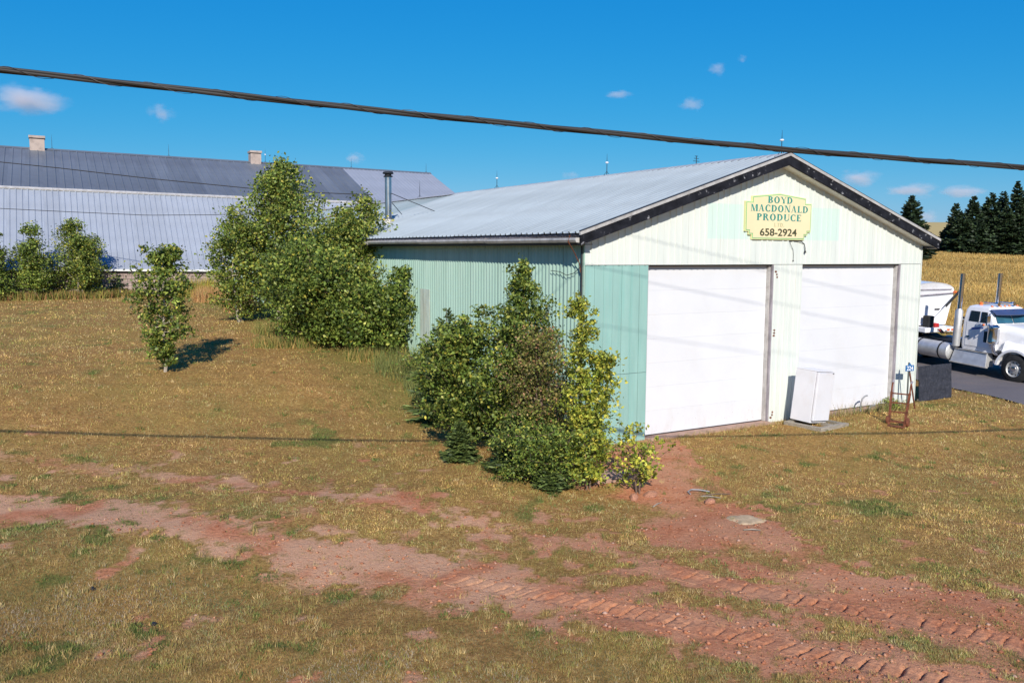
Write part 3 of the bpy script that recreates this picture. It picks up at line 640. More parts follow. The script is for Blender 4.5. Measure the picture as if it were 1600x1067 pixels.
# dangling flex under the sign
MB().tube([(6.84, -.05, 4.92), (7.1, -.06, 4.925), (7.30, -.06, 4.90), (7.42, -.06, 4.83), (7.46, -.06, 4.72), (7.465, -.06, 4.64)], .011, 6).obj('hanging_flex', M['wire'], wh)
MB().lathe([(.012, 4.66), (.03, 4.61), (.032, 4.585)], (7.466, -.06, 0), 'z', 8).obj('lamp_socket', M['wire'], wh)
MB().tube([(6.84, -.05, 4.92), (6.90, -.05, 4.80), (6.99, -.05, 4.67), (7.015, -.05, 4.52), (7.01, -.05, 4.36)], .006, 5).obj('hanging_flex', M['wire'], wh)
MB().lathe([(.008, 4.40), (.018, 4.37), (.018, 4.35)], (7.01, -.05, 0), 'z', 8).obj('lamp_socket', M['wire'], wh)

# ------------------------------------------------------------------ the sign
sg = empty('company_sign', (*[float(q) for q in to_xy(6.375, -.05)], 5.55), (0, 0, TH)); tag(sg, 'cream company sign with green lettering and stepped corners over the doors', 'sign')
half = [(0, .625), (1.03, .53), (1.03, .39), (1.27, .39), (1.265, -.40), (1.13, -.40), (1.13, -.49), (1.015, -.49), (1.015, -.61)]
outer = half+[(-a, b) for a, b in half[::-1][:-1]]
def shrink(pl, d):
    out = []
    for a, b in pl: out.append((a-math.copysign(d, a) if abs(a) > .01 else a, b-math.copysign(d, b)))
    return out
M['sign_cream'] = surf('sign_cream', (.76, .64, .40), .5, var=.03, scale=1.5, objrand=0); M['sign_green'] = surf('sign_green_edge', (.22, .48, .22), .5, var=.05, objrand=0); M['sign_yellow'] = surf('sign_yellow_edge', (.72, .70, .36), .5, var=.05, objrand=0)
M['ink_teal'] = surf('teal_lettering', (.03, .25, .21), .5, var=.08, objrand=0); M['ink_dark'] = surf('dark_lettering', (.06, .065, .03), .5, var=.08, objrand=0); M['ink_pale'] = surf('faded_lettering', (.45, .45, .26), .5, var=.08, objrand=0)
fn = lambda a, b, d: (a, d, b)
MB().prism(outer, fn, -.022, .035).obj('border', M['sign_yellow'], sg)
MB().prism(shrink(outer, .02), fn, -.026, .0).obj('border_line', M['sign_green'], sg)
MB().prism(shrink(outer, .045), fn, -.031, .0).obj('board', M['sign_cream'], sg)
def glyph(ch):
    T, t, s = .22, .10, .08; P = []
    def rect(x0, x1, z0, z1): P.append([(x0, z0), (x1, z0), (x1, z1), (x0, z1)])
    def stem(x, wd=T, top=True, bot=True):
        rect(x, x+wd, 0, 1)
        if top: rect(x-s, x+wd+s, 1-.045, 1)
        if bot: rect(x-s, x+wd+s, 0, .045)
    def arc(cx, cz, rx, rz, a0, a1, Tn=T, n=14):
        A = [R(a0+(a1-a0)*i/n) for i in range(n+1)]
        for p, q in zip(A[:-1], A[1:]):
            P.append([(cx+rx*math.cos(p), cz+rz*math.sin(p)), (cx+rx*math.cos(q), cz+rz*math.sin(q)), (cx+(rx-Tn)*math.cos(q), cz+(rz-t)*math.sin(q)), (cx+(rx-Tn)*math.cos(p), cz+(rz-t)*math.sin(p))])
    def diag(x0, z0, x1, z1, wd): P.append([(x0, z0), (x0+wd, z0), (x1+wd, z1), (x1, z1)])
    if ch == 'B': stem(.1); arc(.36, .74, .32, .26, -90, 90); arc(.36, .26, .38, .26, -90, 90); rect(.1, .37, 1-t, 1); rect(.1, .37, 0, t); rect(.1, .37, .48, .52); return P, .82
    if ch == 'O': arc(.43, .5, .40, .52, 0, 360, T, 28); return P, .90
    if ch == 'Y': diag(.40, .40, .03, 1, .19); diag(.44, .42, .72, 1, .06); rect(.36, .36+T, 0, .44); rect(.28, .63, 0, .045); rect(-.04, .30, .955, 1); rect(.62, .86, .955, 1); return P, .84
    if ch == 'D': stem(.1); arc(.34, .5, .48, .5, -90, 90); rect(.1, .35, 1-t, 1); rect(.1, .35, 0, t); return P, .90
    if ch == 'M': rect(.12, .175, 0, 1); rect(.03, .28, 0, .045); rect(.02, .2, .955, 1); diag(.42, 0, .12, 1, .19); diag(.47, 0, .74, 1, .055); rect(.76, .76+T, 0, 1); rect(.69, 1.02, 0, .045); rect(.76, 1.0, .955, 1); return P, 1.06
    if ch == 'A': diag(.08, 0, .36, 1, .055); diag(.56, 0, .30, 1, .19); rect(.2, .62, .30, .345); rect(-.02, .24, 0, .045); rect(.5, .84, 0, .045); return P, .86
    if ch == 'C': arc(.44, .5, .41, .52, 48, 312, T, 22); rect(.66, .71, .70, .98); rect(.66, .71, .03, .28); return P, .80
    if ch == 'N': rect(.12, .175, 0, 1); rect(.03, .28, 0, .045); rect(-.02, .2, .955, 1); diag(.60, 0, .12, 1, .2); rect(.74, .795, 0, 1); rect(.65, .9, .955, 1); return P, .94
    if ch == 'L': stem(.1); rect(.1, .66, 0, t); rect(.61, .66, 0, .26); return P, .72
    if ch == 'P': stem(.1); arc(.34, .73, .36, .27, -90, 90); rect(.1, .35, 1-t, 1); rect(.1, .35, .46, .46+t); return P, .76
    if ch == 'R': stem(.1); arc(.34, .75, .35, .25, -90, 90); rect(.1, .35, 1-t, 1); rect(.1, .35, .50, .50+t); diag(.64, 0, .36, .52, .19); rect(.6, .9, 0, .045); return P, .90
    if ch == 'U': rect(.1, .1+T, .3, 1); rect(.02, .37, .955, 1); rect(.70, .755, .3, 1); rect(.62, .84, .955, 1); arc(.4275, .32, .3275, .34, 180, 360, .13, 14); return P, .88
    if ch == 'E': stem(.1); rect(.1, .66, 1-t, 1); rect(.1, .68, 0, t); rect(.1, .5, .48, .48+t); rect(.62, .66, .76, 1); rect(.64, .68, 0, .26); rect(.47, .51, .38, .62); return P, .76
    if ch == 'T': rect(.3, .3+T, 0, 1); rect(.22, .57, 0, .045); rect(.04, .75, 1-t, 1); rect(.04, .08, .74, 1); rect(.71, .75, .74, 1); return P, .80
    if ch == '.': rect(.05, .2, 0, .15); return P, .3
    return P, .4
def lettering(text, u0, u1, z0, z1, mat, name):
    pen = 0; letters = []
    for ch in text:
        p, w_ = glyph(ch); letters.append([[(a+pen, b) for a, b in q] for q in p]); pen += w_+.05
    k = (u1-u0)/(pen-.05); h = z1-z0
    for polys in letters:
        mb = MB()
        for i, q in enumerate(polys): mb.prism([(u0+a*k, z0+b*h) for a, b in q], fn, -.0345-.0001*(i % 29), -.030)
        mb.obj('letter', mat, sg)
lettering('BOYD', -.47, .50, .36, .535, M['ink_teal'], 'lettering'); lettering('MACDONALD', -1.10, 1.13, .13, .31, M['ink_teal'], 'lettering')
lettering('PRODUCE', -.87, .87, -.105, .075, M['ink_teal'], 'lettering'); lettering('LTD.', -.20, .20, -.265, -.165, M['ink_pale'], 'lettering')
def block_text(name, body, width, height, mat, parent, loc, rot, offset=.0, depth=.002):
    cu = bpy.data.curves.new(name, 'FONT'); cu.body = body; cu.size = 1; cu.align_x = 'CENTER'; cu.offset = offset; cu.extrude = 0
    tmp = bpy.data.objects.new(name, cu); COL.objects.link(tmp)
    me = bpy.data.meshes.new_from_object(tmp.evaluated_get(bpy.context.evaluated_depsgraph_get())); bpy.data.objects.remove(tmp)
    co = np.array([v.co[:] for v in me.vertices]); mn, mx = co.min(0), co.max(0)
    for v in me.vertices: v.co = ((v.co.x-(mn[0]+mx[0])/2)*width/(mx[0]-mn[0]), (v.co.y-(mn[1]+mx[1])/2)*height/(mx[1]-mn[1]), 0)
    me.materials.clear(); me.materials.append(mat); me.update()
    return obj(name, me, parent, loc, rot)
block_text('telephone_number', '658-2924', 1.42, .205, M['ink_dark'], sg, (-.015, -.0352, -.415), (R(90), 0, 0), .022)

# ------------------------------------------------------------------ the long potato barn (gambrel roof over a low block wall)
TB = .494
bn = empty('storage_barn', (-21.345, 48.0, 3.56), (0, .01, TB)); tag(bn, 'long gambrel roofed barn with blue grey metal roof behind the lawn', 'building')
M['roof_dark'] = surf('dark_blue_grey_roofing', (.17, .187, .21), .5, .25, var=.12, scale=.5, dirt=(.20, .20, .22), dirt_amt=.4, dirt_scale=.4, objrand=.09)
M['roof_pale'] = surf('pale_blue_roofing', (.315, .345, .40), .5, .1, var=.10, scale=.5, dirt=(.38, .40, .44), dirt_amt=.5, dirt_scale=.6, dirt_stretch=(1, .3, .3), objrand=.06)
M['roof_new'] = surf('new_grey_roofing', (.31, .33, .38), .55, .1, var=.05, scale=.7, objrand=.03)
M['block'] = surf('concrete_block', (.38, .29, .26), .95, var=.2, scale=4, dirt=(.12, .09, .08), dirt_amt=.6, dirt_scale=1.2, bumps=.3, objrand=.18)
M['white_trim'] = surf('white_trim', (.72, .72, .72), .5, var=.1, scale=1.5, dirt=(.4, .36, .32), dirt_amt=.4, objrand=0)
R1, R2 = 4.96, 7.76; Z1 = R1*math.tan(R(42)); Z2 = Z1+R2*math.tan(R(21)); S0, S1 = -26.0, 23.45
def slope_sheet(w_, p0, p1, ribs, depth, mat, mirror=False):
    (a0, z0), (a1, z1) = p0, p1; l = math.hypot(a1-a0, z1-z0); nx, nz = -(z1-z0)/l, (a1-a0)/l
    pts = [(0, 0)]
    for k in range(ribs): c = w_*(k+.5)/ribs; pts += [(c-.05, 0), (c-.02, depth), (c+.02, depth), (c+.05, 0)]
    pts.append((w_, 0)); v = []; f = []
    for x, d in pts:
        for (a, z) in (p0, p1):
            y = a+nx*d; v.append((x, y if not mirror else 2*(R1+R2)-y, z+nz*d))
    for i in range(len(pts)-1):
        q = (2*i, 2*i+2, 2*i+3, 2*i+1); f.append(q if not mirror else q[::-1])
    return mesh_from('roof_sheet', v, f, mat)
nS = 54; ws = (S1-S0)/nS; split = 16.55
for mir in (False, True):
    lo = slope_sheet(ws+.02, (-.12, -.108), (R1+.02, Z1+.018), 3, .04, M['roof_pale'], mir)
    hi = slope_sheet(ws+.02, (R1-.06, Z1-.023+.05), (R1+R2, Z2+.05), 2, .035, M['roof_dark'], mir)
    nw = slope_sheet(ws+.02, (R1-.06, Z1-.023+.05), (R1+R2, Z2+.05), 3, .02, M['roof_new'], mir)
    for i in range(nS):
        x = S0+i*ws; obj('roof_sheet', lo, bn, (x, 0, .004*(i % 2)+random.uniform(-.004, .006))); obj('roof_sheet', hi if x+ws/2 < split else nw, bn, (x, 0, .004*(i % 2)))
for i in range(11):
    y0 = S0+i*4.5; y1 = min(y0+4.49, S1)
    MB().hexa([(y0, R1-.16, Z1-.10), (y1, R1-.16, Z1-.10), (y1, R1-.06, Z1+.00), (y0, R1-.06, Z1+.00)], [(y0, R1-.18, Z1-.04), (y1, R1-.18, Z1-.04), (y1, R1-.08, Z1+.06), (y0, R1-.08, Z1+.06)]).obj('break_flashing', M['trim_pale'], bn)
MB().prism([(R1+R2-.25, Z2-.02), (R1+R2, Z2+.11), (R1+R2+.25, Z2-.02)], lambda a, b, d: (d, a, b), S0, S1+.03).obj('ridge_cap', M['roof_dark'], bn)
prof = [(.02, -.08), (R1, Z1-.06), (R1+R2, Z2-.06), (2*(R1+R2)-R1, Z1-.06), (2*(R1+R2)-.02, -.08), (2*(R1+R2)-.02, -3.2), (.02, -3.2)]
for xx in (S0+.1, S1-.2): MB().prism(prof, lambda a, b, d: (d, a, b), xx, xx+.1).obj('gable_wall', M['roof_pale'], bn)
MB().box(S0, S1, -.20, -.13, -.17, -.06).obj('eave_trim', M['white_trim'], bn)
MB().box(S0, S1, -.13, .06, -.20, -.13).obj('eave_soffit', M['dark'], bn)
wall = MB().box(S0+.2, S1-.2, .08, .28, -3.4, -.2).obj('block_wall', surf('mortar', (.30, .25, .23), .95, var=.15, objrand=0), bn)
blk = MB().box(.006, .390, -.03, .10, .006, .190).mesh('block', M['block'], bevel=.006)
for r_ in range(8):
    for c_ in range(36):
        obj('block', blk, wall, (-4.0+c_*.396+(.198 if r_ % 2 else 0), .06+random.uniform(-.003, .003), -.40-r_*.196))
rest = MB()
for r_ in range(8):
    for c_ in range(int((S1-S0)/.396)):
        x = S0+.3+c_*.396+(.198 if r_ % 2 else 0)
        if -4.3 < x < 10.6 or x > S1-.7: continue
        rest.box(x+.006, x+.39, .03, .15, -.40-r_*.196+.006, -.40-r_*.196+.19)
tag(rest.obj('block_courses', M['block'], wall), None, kind='stuff')
MB().box(S0+.2, S1-.2, 2*(R1+R2)-.28, 2*(R1+R2)-.08, -3.4, -.2).obj('rear_wall', M['block'], bn)
M['vent'] = surf('rendered_chimney', (.42, .34, .30), .9, var=.2, scale=3, dirt=(.22, .18, .15), dirt_amt=.5, dirt_scale=3, objrand=0)
for x, wd in ((-4.25, .86), (9.65, .74)):
    ch = MB().box(x-wd/2, x+wd/2, R1+R2-.45, R1+R2+.45, Z2-.35, Z2+.62).obj('chimney', M['vent'], bn, bevel=.02)
    MB().box(x-wd/2-.05, x+wd/2+.05, R1+R2-.5, R1+R2+.5, Z2+.68, Z2+.84).obj('chimney_cap', M['vent'], ch, bevel=.02)
    MB().box(x-wd/2+.03, x+wd/2-.03, R1+R2-.42, R1+R2+.42, Z2+.60, Z2+.69).obj('flue_gap', M['dark'], ch)
for x, h in ((-3.4, .95), (3.78, .85), (10.4, 1.0), (16.9, .7), (23.1, .75)): rod(bn, x, R1+R2, Z2+.08, h, x == 10.4)
# ------------------------------------------------------------------ plants
GREEN = [(.12, .18, .032), (.17, .235, .042), (.27, .32, .06), (.055, .09, .018), (.40, .40, .085), (.52, .45, .07)]
def unit(v): return v/np.maximum(np.linalg.norm(v, axis=-1, keepdims=True), 1e-9)
def leaf_quads(Cn, size, cols, rg, droop=.5, aspect=.62):
    n = len(Cn); a = rg.normal(size=(n, 3)); a[:, 2] = a[:, 2]*.6-droop; a = unit(a)
    b = unit(np.cross(a, rg.normal(size=(n, 3)))); s = size[:, None]
    nn = np.cross(a, b)*s*.12
    V = np.stack([Cn-a*s*.5, Cn+b*s*aspect*.5+nn-a*s*.08, Cn+a*s*.5, Cn-b*s*aspect*.5+nn-a*s*.08], 1).reshape(-1, 3)
    return V, np.arange(4*n).reshape(-1, 4), np.repeat(cols, 4, 0)
def stems_mesh(name, segs, mat, n=6):
    mb = MB()
    for pts, rs in segs: mb.tube(pts, rs, n if rs[0] > .03 else 4, True)
    return mb.mesh(name, mat, True)
def leafy_tree(name, label, cat, x, y, H, prof, nleaf, leaf, seed, probs=(2, 3, 2.4, 1.5, 1.0, .35), vary=(.66, 1.14), stems=1, spread=.25, bark='bark_pale', t0=.1, up=.55, group=None, prim=34, sub=6, lean=(0, 0), clump=.30, cols=None, squash=1.0, trunk_r=None):
    rg = np.random.default_rng(seed); z = float(gz(x, y)); root = empty(name, (x, y, z)); tag(root, label, cat, group)
    pt, pr = np.array(prof).T; segs = []; C = []; Rr = []; tr = trunk_r or .012*H+.01
    for k in range(stems):
        az = rg.random()*6.28; off = np.array([math.cos(az), math.sin(az), 0])*spread*(k > 0 or stems > 1)
        hk = H*(1.0 if k == 0 else rg.uniform(.62, .93)); nseg = 9; pts = []
        wob = rg.normal(0, .022*H, (nseg+1, 2)).cumsum(0)*.45; wob -= wob[0]
        for i in range(nseg+1):
            t = i/nseg; pts.append(np.array([off[0]*(.25+1.6*t)+wob[i, 0]+lean[0]*t*t, off[1]*(.25+1.6*t)+wob[i, 1]+lean[1]*t*t, hk*t-(.15 if i == 0 else 0)]))
        pts = np.array(pts); segs.append(([tuple(p) for p in pts], [max(tr*(1-.92*i/nseg), .006) for i in range(nseg+1)]))
        for j in range(prim):
            t = t0+(.98-t0)*((j+rg.random())/prim); zt = t*hk; p0 = np.array([np.interp(zt, pts[:, 2], pts[:, q]) for q in range(3)])
            r_ = np.interp(zt/H, pt, pr)*rg.uniform(*vary); a = j*2.4+rg.random()*.9; rise = up*r_*rg.uniform(.4, 1.3)
            p2 = p0+np.array([math.cos(a)*r_, math.sin(a)*r_*squash, rise-.25*r_]); p2[2] = min(p2[2], H*1.01); p1 = (p0+p2)/2+np.array([0, 0, -.06*r_])+rg.normal(0, .05*r_+.01, 3)
            segs.append(([tuple(p0), tuple(p1), tuple(p2)], [max(tr*.38*(1-t)+.006, .006), .006, .003]))
            for s in range(sub):
                f = .22+.80*(s+rg.random())/sub; q = p0+(p2-p0)*f if f > .5 else p0+(p1-p0)*f*2
                C.append(q+rg.normal(0, clump*.55, 3)*np.array([1, 1, .7])); Rr.append(clump*rg.uniform(.6, 1.25)*(.55+.45*min(1, r_/.8)))
    C = np.array(C); Rr = np.array(Rr); m = len(C); idx = rg.integers(0, m, nleaf)
    P = C[idx]+rg.normal(size=(nleaf, 3))*Rr[idx][:, None]*np.array([.55, .55, .5]); ok = P[:, 2] > .03*H; P = P[ok]; idx = idx[ok]; n = len(P)
    tone = rg.normal(1, .22, m).clip(.5, 1.6); cc = pal(n, cols or GREEN, probs, .22, rg)*tone[idx][:, None]
    V, F, K = leaf_quads(P, leaf*rg.uniform(.5, 1.4, n), cc.clip(0, 1), rg)
    obj('trunk', stems_mesh('trunk', segs, M[bark]), root); obj('crown', fast_mesh('crown', V, F, M['leaf'], K), root)
    return root
def spruce(name, label, x, y, H, Rb, seed, cat='spruce tree', group=None, dens=1.0, tw=.05, cols=((.026, .046, .018), (.045, .075, .028), (.016, .028, .012)), t0=.04, whorl=None, bushy=1.0):
    rg = np.random.default_rng(seed); z = float(gz(x, y)); root = empty(name, (x, y, z)); tag(root, label, cat, group)
    MB().tube([(0, 0, -.2), (0, 0, H*.5), (0, 0, H*1.0)], [.014*H+.01, .008*H+.006, .004], 6).obj('trunk', M['bark'], root)
    V = []; Cc = []; nw = whorl or int(14*dens+H*1.6); 
    for i in range(nw):
        t = t0+(1-t0)*((i+.5*rg.random())/nw)**.9; nb = int(rg.integers(6, 10)*(1 if t < .85 else .6))
        for b_ in range(nb):
            a = rg.random()*6.28; L = Rb*((1-t)**.8)*rg.uniform(.6, 1.15)+.035*H*(1-t)+.015*H; d = np.array([math.cos(a), math.sin(a), 0]); sd = np.array([-d[1], d[0], 0])
            nt_ = max(4, int(9*dens*(.4+L/max(Rb, .01)))); el = rg.uniform(-.25, .15)+.75*t**2
            for s in np.linspace(.12, 1, nt_):
                p = d*L*s+np.array([0, 0, t*H+L*s*el-.16*L*s*(1-s)]); tl = L*(.16+.34*(1-s))*rg.uniform(.7, 1.3)+tw*1.4
                for sg in (-1, 1):
                    q = p+(d*.75+sg*sd*rg.uniform(.5, 1.0)+np.array([0, 0, rg.uniform(-.28, .22)]))*tl
                    wv = np.cross(q-p, rg.normal(size=3)); wv = wv/np.linalg.norm(wv)*tw*bushy*rg.uniform(.7, 1.3); m_ = p+(q-p)*.45
                    V.append((p, m_+wv, q, m_-wv)); Cc.append(rg.integers(0, len(cols)))
    V = np.array(V); n = len(V); cc = np.array(cols)[Cc]*rg.uniform(.75, 1.35, (n, 1))
    obj('crown', fast_mesh('crown', V.reshape(-1, 3), np.arange(4*n).reshape(-1, 4), M['needle'], np.repeat(cc, 4, 0)), root); return root
def weeds(name, label, pts, h, w, cols, probs, seed, cat='weeds', lean=.45):
    rg = np.random.default_rng(seed); P = np.array(pts); hh = h*(.45+.65*rg.random(len(P))); ww = w*(.6+.8*rg.random(len(P)))
    V, F, K = blades(np.column_stack([P, gz(P[:, 0], P[:, 1])-.02]), hh, ww, pal(len(P), cols, probs, .2, rg), lean, rg)
    tag(obj(name, fast_mesh(name, V, F, M['blade'], K)), label, cat, kind='stuff')
def blob(n, cx, cy, rx, ry, seed, rot=0):
    rg = np.random.default_rng(seed); a = rg.random(n)*6.28; r_ = np.sqrt(rg.random(n)); px, py = np.cos(a)*r_*rx, np.sin(a)*r_*ry; c, s = math.cos(rot), math.sin(rot)
    return np.column_stack([cx+px*c-py*s, cy+px*s+py*c])

BIRCH = [(.0, .10), (.12, .55), (.3, .95), (.5, 1.0), (.7, .72), (.87, .38), (1.0, .08)]
def scaled(p, r): return [(a, b*r) for a, b in p]
# sapling alone on the lawn
leafy_tree('lawn_sapling', 'young leafy tree standing alone on the open lawn', 'tree', -10.10, 24.85, 3.62, [(0, .1), (.08, .22), (.2, .52), (.4, .88), (.58, .95), (.75, .66), (.9, .36), (1, .08)], 7500, .10, 21, t0=.07, prim=38, sub=6, clump=.20, up=.9, probs=(2.4, 3, 2, 2, .9, .5), lean=(.12, 0))
# birches against the warehouse side
leafy_tree('birch_tree', 'tallest birch, its crown rising above the barn ridge', 'tree', -10.0, 36.6, 6.65, [(0, .7), (.15, 1.5), (.35, 2.0), (.55, 1.95), (.72, 1.25), (.88, .6), (1, .1)], 24000, .125, 31, stems=2, spread=.35, prim=46, sub=8, clump=.36, up=.7, probs=(2, 3, 2.8, 1.5, 1.3, .4))
leafy_tree('birch_tree', 'birch with twin tops between the tallest birch and the stove pipe', 'tree', -5.75, 31.2, 5.15, [(0, .5), (.15, 1.2), (.35, 1.6), (.55, 1.5), (.75, .95), (.9, .45), (1, .08)], 20000, .12, 32, stems=3, spread=.45, prim=34, sub=7, clump=.34, up=.7, probs=(1.6, 2.6, 3.2, 1.2, 1.6, .5))
leafy_tree('alder_bush', 'broad dense green bush in front of the birches', 'bush', -6.35, 30.0, 3.7, [(0, 1.0), (.15, 1.6), (.4, 1.75), (.65, 1.45), (.85, .9), (1, .2)], 26000, .115, 33, stems=4, spread=.6, t0=.04, prim=28, sub=7, clump=.33, bark='bark', probs=(3, 3.4, 1.8, 2, .6, .2))
leafy_tree('alder_bush', 'rounded green bush leaning against the warehouse side wall', 'bush', -4.45, 28.7, 2.9, [(0, .8), (.2, 1.15), (.45, 1.1), (.7, .72), (1, .12)], 11500, .115, 34, stems=4, spread=.45, t0=.04, prim=20, sub=6, clump=.30, bark='bark', probs=(3.2, 3.2, 1.6, 2.2, .4, .1))
leafy_tree('birch_tree', 'slender birch at the left edge of the birch clump', 'tree', -11.25, 35.6, 4.6, [(0, .5), (.2, .95), (.45, 1.15), (.7, .8), (1, .08)], 9000, .12, 35, stems=2, spread=.3, prim=26, sub=6, clump=.33, up=.7)
# saplings along the barn
leafy_tree('poplar_sapling', 'dark leafy sapling at the left edge before the barn', 'tree', -26.5, 43.6, 3.4, [(0, .9), (.15, 1.1), (.3, 1.1), (.5, .85), (.7, .62), (.87, .36), (1.0, .08)], 9000, .115, 41, stems=2, spread=.2, t0=.04, prim=22, group='saplings along the barn', probs=(3, 3, 1.4, 2.4, .4, .1))
leafy_tree('poplar_sapling', 'narrow upright sapling before the barn, second from the left', 'tree', -24.7, 44.7, 3.75, [(0, .9), (.15, 1.05), (.3, 1.0), (.5, .8), (.7, .6), (.87, .36), (1.0, .08)], 9500, .11, 42, stems=2, spread=.14, t0=.03, prim=24, up=.9, group='saplings along the barn', probs=(2.4, 3.4, 2.4, 1.4, .6, .2))
leafy_tree('poplar_sapling', 'bushy sapling with bare pale top before the barn, third from the left', 'tree', -23.0, 46.0, 4.05, [(0, 1.2), (.15, 1.4), (.3, 1.25), (.5, .85), (.7, .68), (.88, .42), (1, .1)], 14000, .11, 43, stems=2, spread=.16, t0=.03, prim=24, up=.9, group='saplings along the barn', probs=(2.2, 2.8, 2.4, 1.6, 1.2, .6))
spruce('young_spruce', 'small dark spruce by the barn block wall', -21.9, 47.9, 1.45, .62, 44, cat='spruce', tw=.035, cols=((.03, .065, .03), (.045, .09, .04), (.02, .045, .022)), bushy=1.2)
weeds('wild_growth', 'yellowing undergrowth at the foot of the barn saplings', np.concatenate([blob(2600, -24.5, 44.6, 3.6, .55, 1, .55), blob(900, -21.6, 47.4, 1.6, .5, 2, .5)]), .55, .05, [(.25, .22, .05), (.15, .17, .04), (.36, .24, .08), (.28, .13, .06)], [2, 2, 2, 1], 45)
weeds('goldenrod', 'yellow goldenrod growing along the barn block wall', blob(1500, -17.6, 49.4, 1.7, .55, 3, .5), 1.15, .05, [(.42, .34, .05), (.24, .24, .05), (.35, .24, .08)], [3, 2, 1], 46)
weeds('tall_dry_grass', 'tall orange dry grass left of the birches', np.concatenate([blob(2600, -15.3, 45.6, 1.5, .9, 4, .5), blob(500, -12.6, 40.2, .9, .8, 5)]), .95, .03, [(.50, .31, .12), (.42, .22, .09), (.55, .40, .18)], [2, 2, 1], 47)
weeds('wild_growth', 'greenish yellow tall weeds at the foot of the birch clump', np.concatenate([blob(1500, -7.4, 29.6, 1.6, .5, 6, .3), blob(1400, -4.4, 28.3, 1.3, .45, 7, .7), blob(900, -9.0, 32.5, .8, 1.2, 8, .3)]), .5, .018, [(.22, .22, .05), (.13, .17, .04), (.36, .28, .09), (.44, .27, .09)], [2, 2, 1.5, 1.2], 48)
weeds('wild_growth', 'feathery grey green weeds beside the warehouse side wall', np.concatenate([blob(800, -3.35, 26.9, 1.0, 1.1, 9, .5), blob(600, -2.6, 25.0, .5, .9, 10, .5)]), .85, .013, [(.15, .18, .06), (.20, .22, .07), (.26, .24, .06), (.10, .14, .035)], [2, 2, 1, 1], 49)
leafy_tree('willow_bush', 'small grey green bush at the foot of the warehouse side wall', 'bush', -3.05, 26.3, 1.15, [(0, .45), (.4, .55), (1, .15)], 2600, .06, 64, stems=5, spread=.3, t0=.05, prim=10, sub=5, clump=.18, bark='bark', probs=(2, 2, 1.6, 2, .8, .2))
# shrub thicket at the warehouse corner
SPR = ((.055, .085, .022), (.085, .125, .03), (.035, .056, .016), (.14, .18, .045))
spruce('young_spruce', 'bushy spruce at the left side of the corner thicket', -1.75, 22.9, 3.0, 1.15, 51, cat='spruce', tw=.022, dens=1.9, cols=SPR)
spruce('young_spruce', 'small low spruce at the lower left foot of the corner thicket', -1.15, 18.95, .95, .42, 52, cat='spruce', tw=.014, dens=2.2, cols=SPR)
spruce('young_spruce', 'low spreading spruce under the front of the corner thicket', .20, 18.05, 1.35, .8, 53, cat='spruce', tw=.016, dens=2.4, cols=SPR)
spruce('young_spruce', 'tiny spruce at the foot of the yellow green birch', .78, 16.98, .55, .45, 54, cat='spruce', tw=.016, dens=1.5, cols=SPR)
leafy_tree('birch_shrub', 'tall birch shrub in the middle of the corner thicket', 'tree', .0, 19.3, 4.35, [(0, .6), (.2, 1.1), (.4, 1.1), (.6, .84), (.75, .58), (.9, .35), (1, .06)], 17500, .085, 55, stems=2, spread=.2, vary=(.55, 1.2), t0=.08, prim=36, sub=7, clump=.20, up=1.1, probs=(2.6, 3, 2, 2, .9, .3), bark='bark')
leafy_tree('birch_shrub', 'dense leafy shrub at the left of the corner thicket', 'bush', -1.05, 20.3, 3.15, [(0, .6), (.2, 1.0), (.45, 1.0), (.7, .72), (.9, .36), (1, .08)], 13500, .088, 56, stems=3, spread=.3, t0=.08, prim=22, sub=6, clump=.18, up=1.0, probs=(2.6, 3.2, 2.2, 2, 1.0, .4), bark='bark')
leafy_tree('reddish_shrub', 'reddish brown leaved shrub before the warehouse corner', 'bush', .72, 18.4, 3.05, [(0, .5), (.2, .75), (.5, .8), (.75, .62), (.92, .3), (1, .08)], 15000, .055, 57, stems=5, spread=.35, t0=.05, prim=22, sub=7, clump=.20, up=1.1, bark='bark', cols=[(.24, .21, .06), (.34, .18, .09), (.17, .20, .045), (.42, .32, .13), (.10, .12, .03), (.22, .25, .05)], probs=(2, 1.2, 2.4, 1.2, 1.2, 1.6))
leafy_tree('willow_bush', 'low green bush at the front of the corner thicket', 'bush', .72, 17.45, 1.45, [(0, .7), (.3, .95), (.6, .85), (1, .2)], 12000, .06, 58, stems=5, spread=.4, t0=.05, prim=14, sub=6, clump=.2, bark='bark', probs=(2.6, 3, 1.6, 2, .6, .3))
YG = [(.34, .38, .055), (.48, .48, .07), (.24, .30, .045), (.60, .52, .08), (.14, .19, .03)]
leafy_tree('yellowing_birch', 'slim yellow green birch right of the corner thicket', 'tree', 1.56, 17.1, 3.9, [(0, .30), (.15, .38), (.4, .36), (.55, .31), (.75, .23), (.9, .16), (1, .05)], 9500, .08, 59, stems=2, trunk_r=.022, spread=.12, t0=.05, prim=34, sub=6, clump=.17, up=.9, cols=YG, probs=(3, 2.4, 2.2, 1.2, 1.2), bark='bark')
leafy_tree('yellowing_sapling', 'small yellow green sapling beside the red soil before the doors', 'tree', 2.58, 17.0, 1.32, [(0, .2), (.25, .5), (.6, .55), (.85, .42), (1, .12)], 950, .09, 60, stems=3, spread=.2, t0=.15, prim=11, sub=4, clump=.14, up=.9, cols=YG, probs=(2.4, 2.6, 1.6, 1.8, .8), bark='bark')
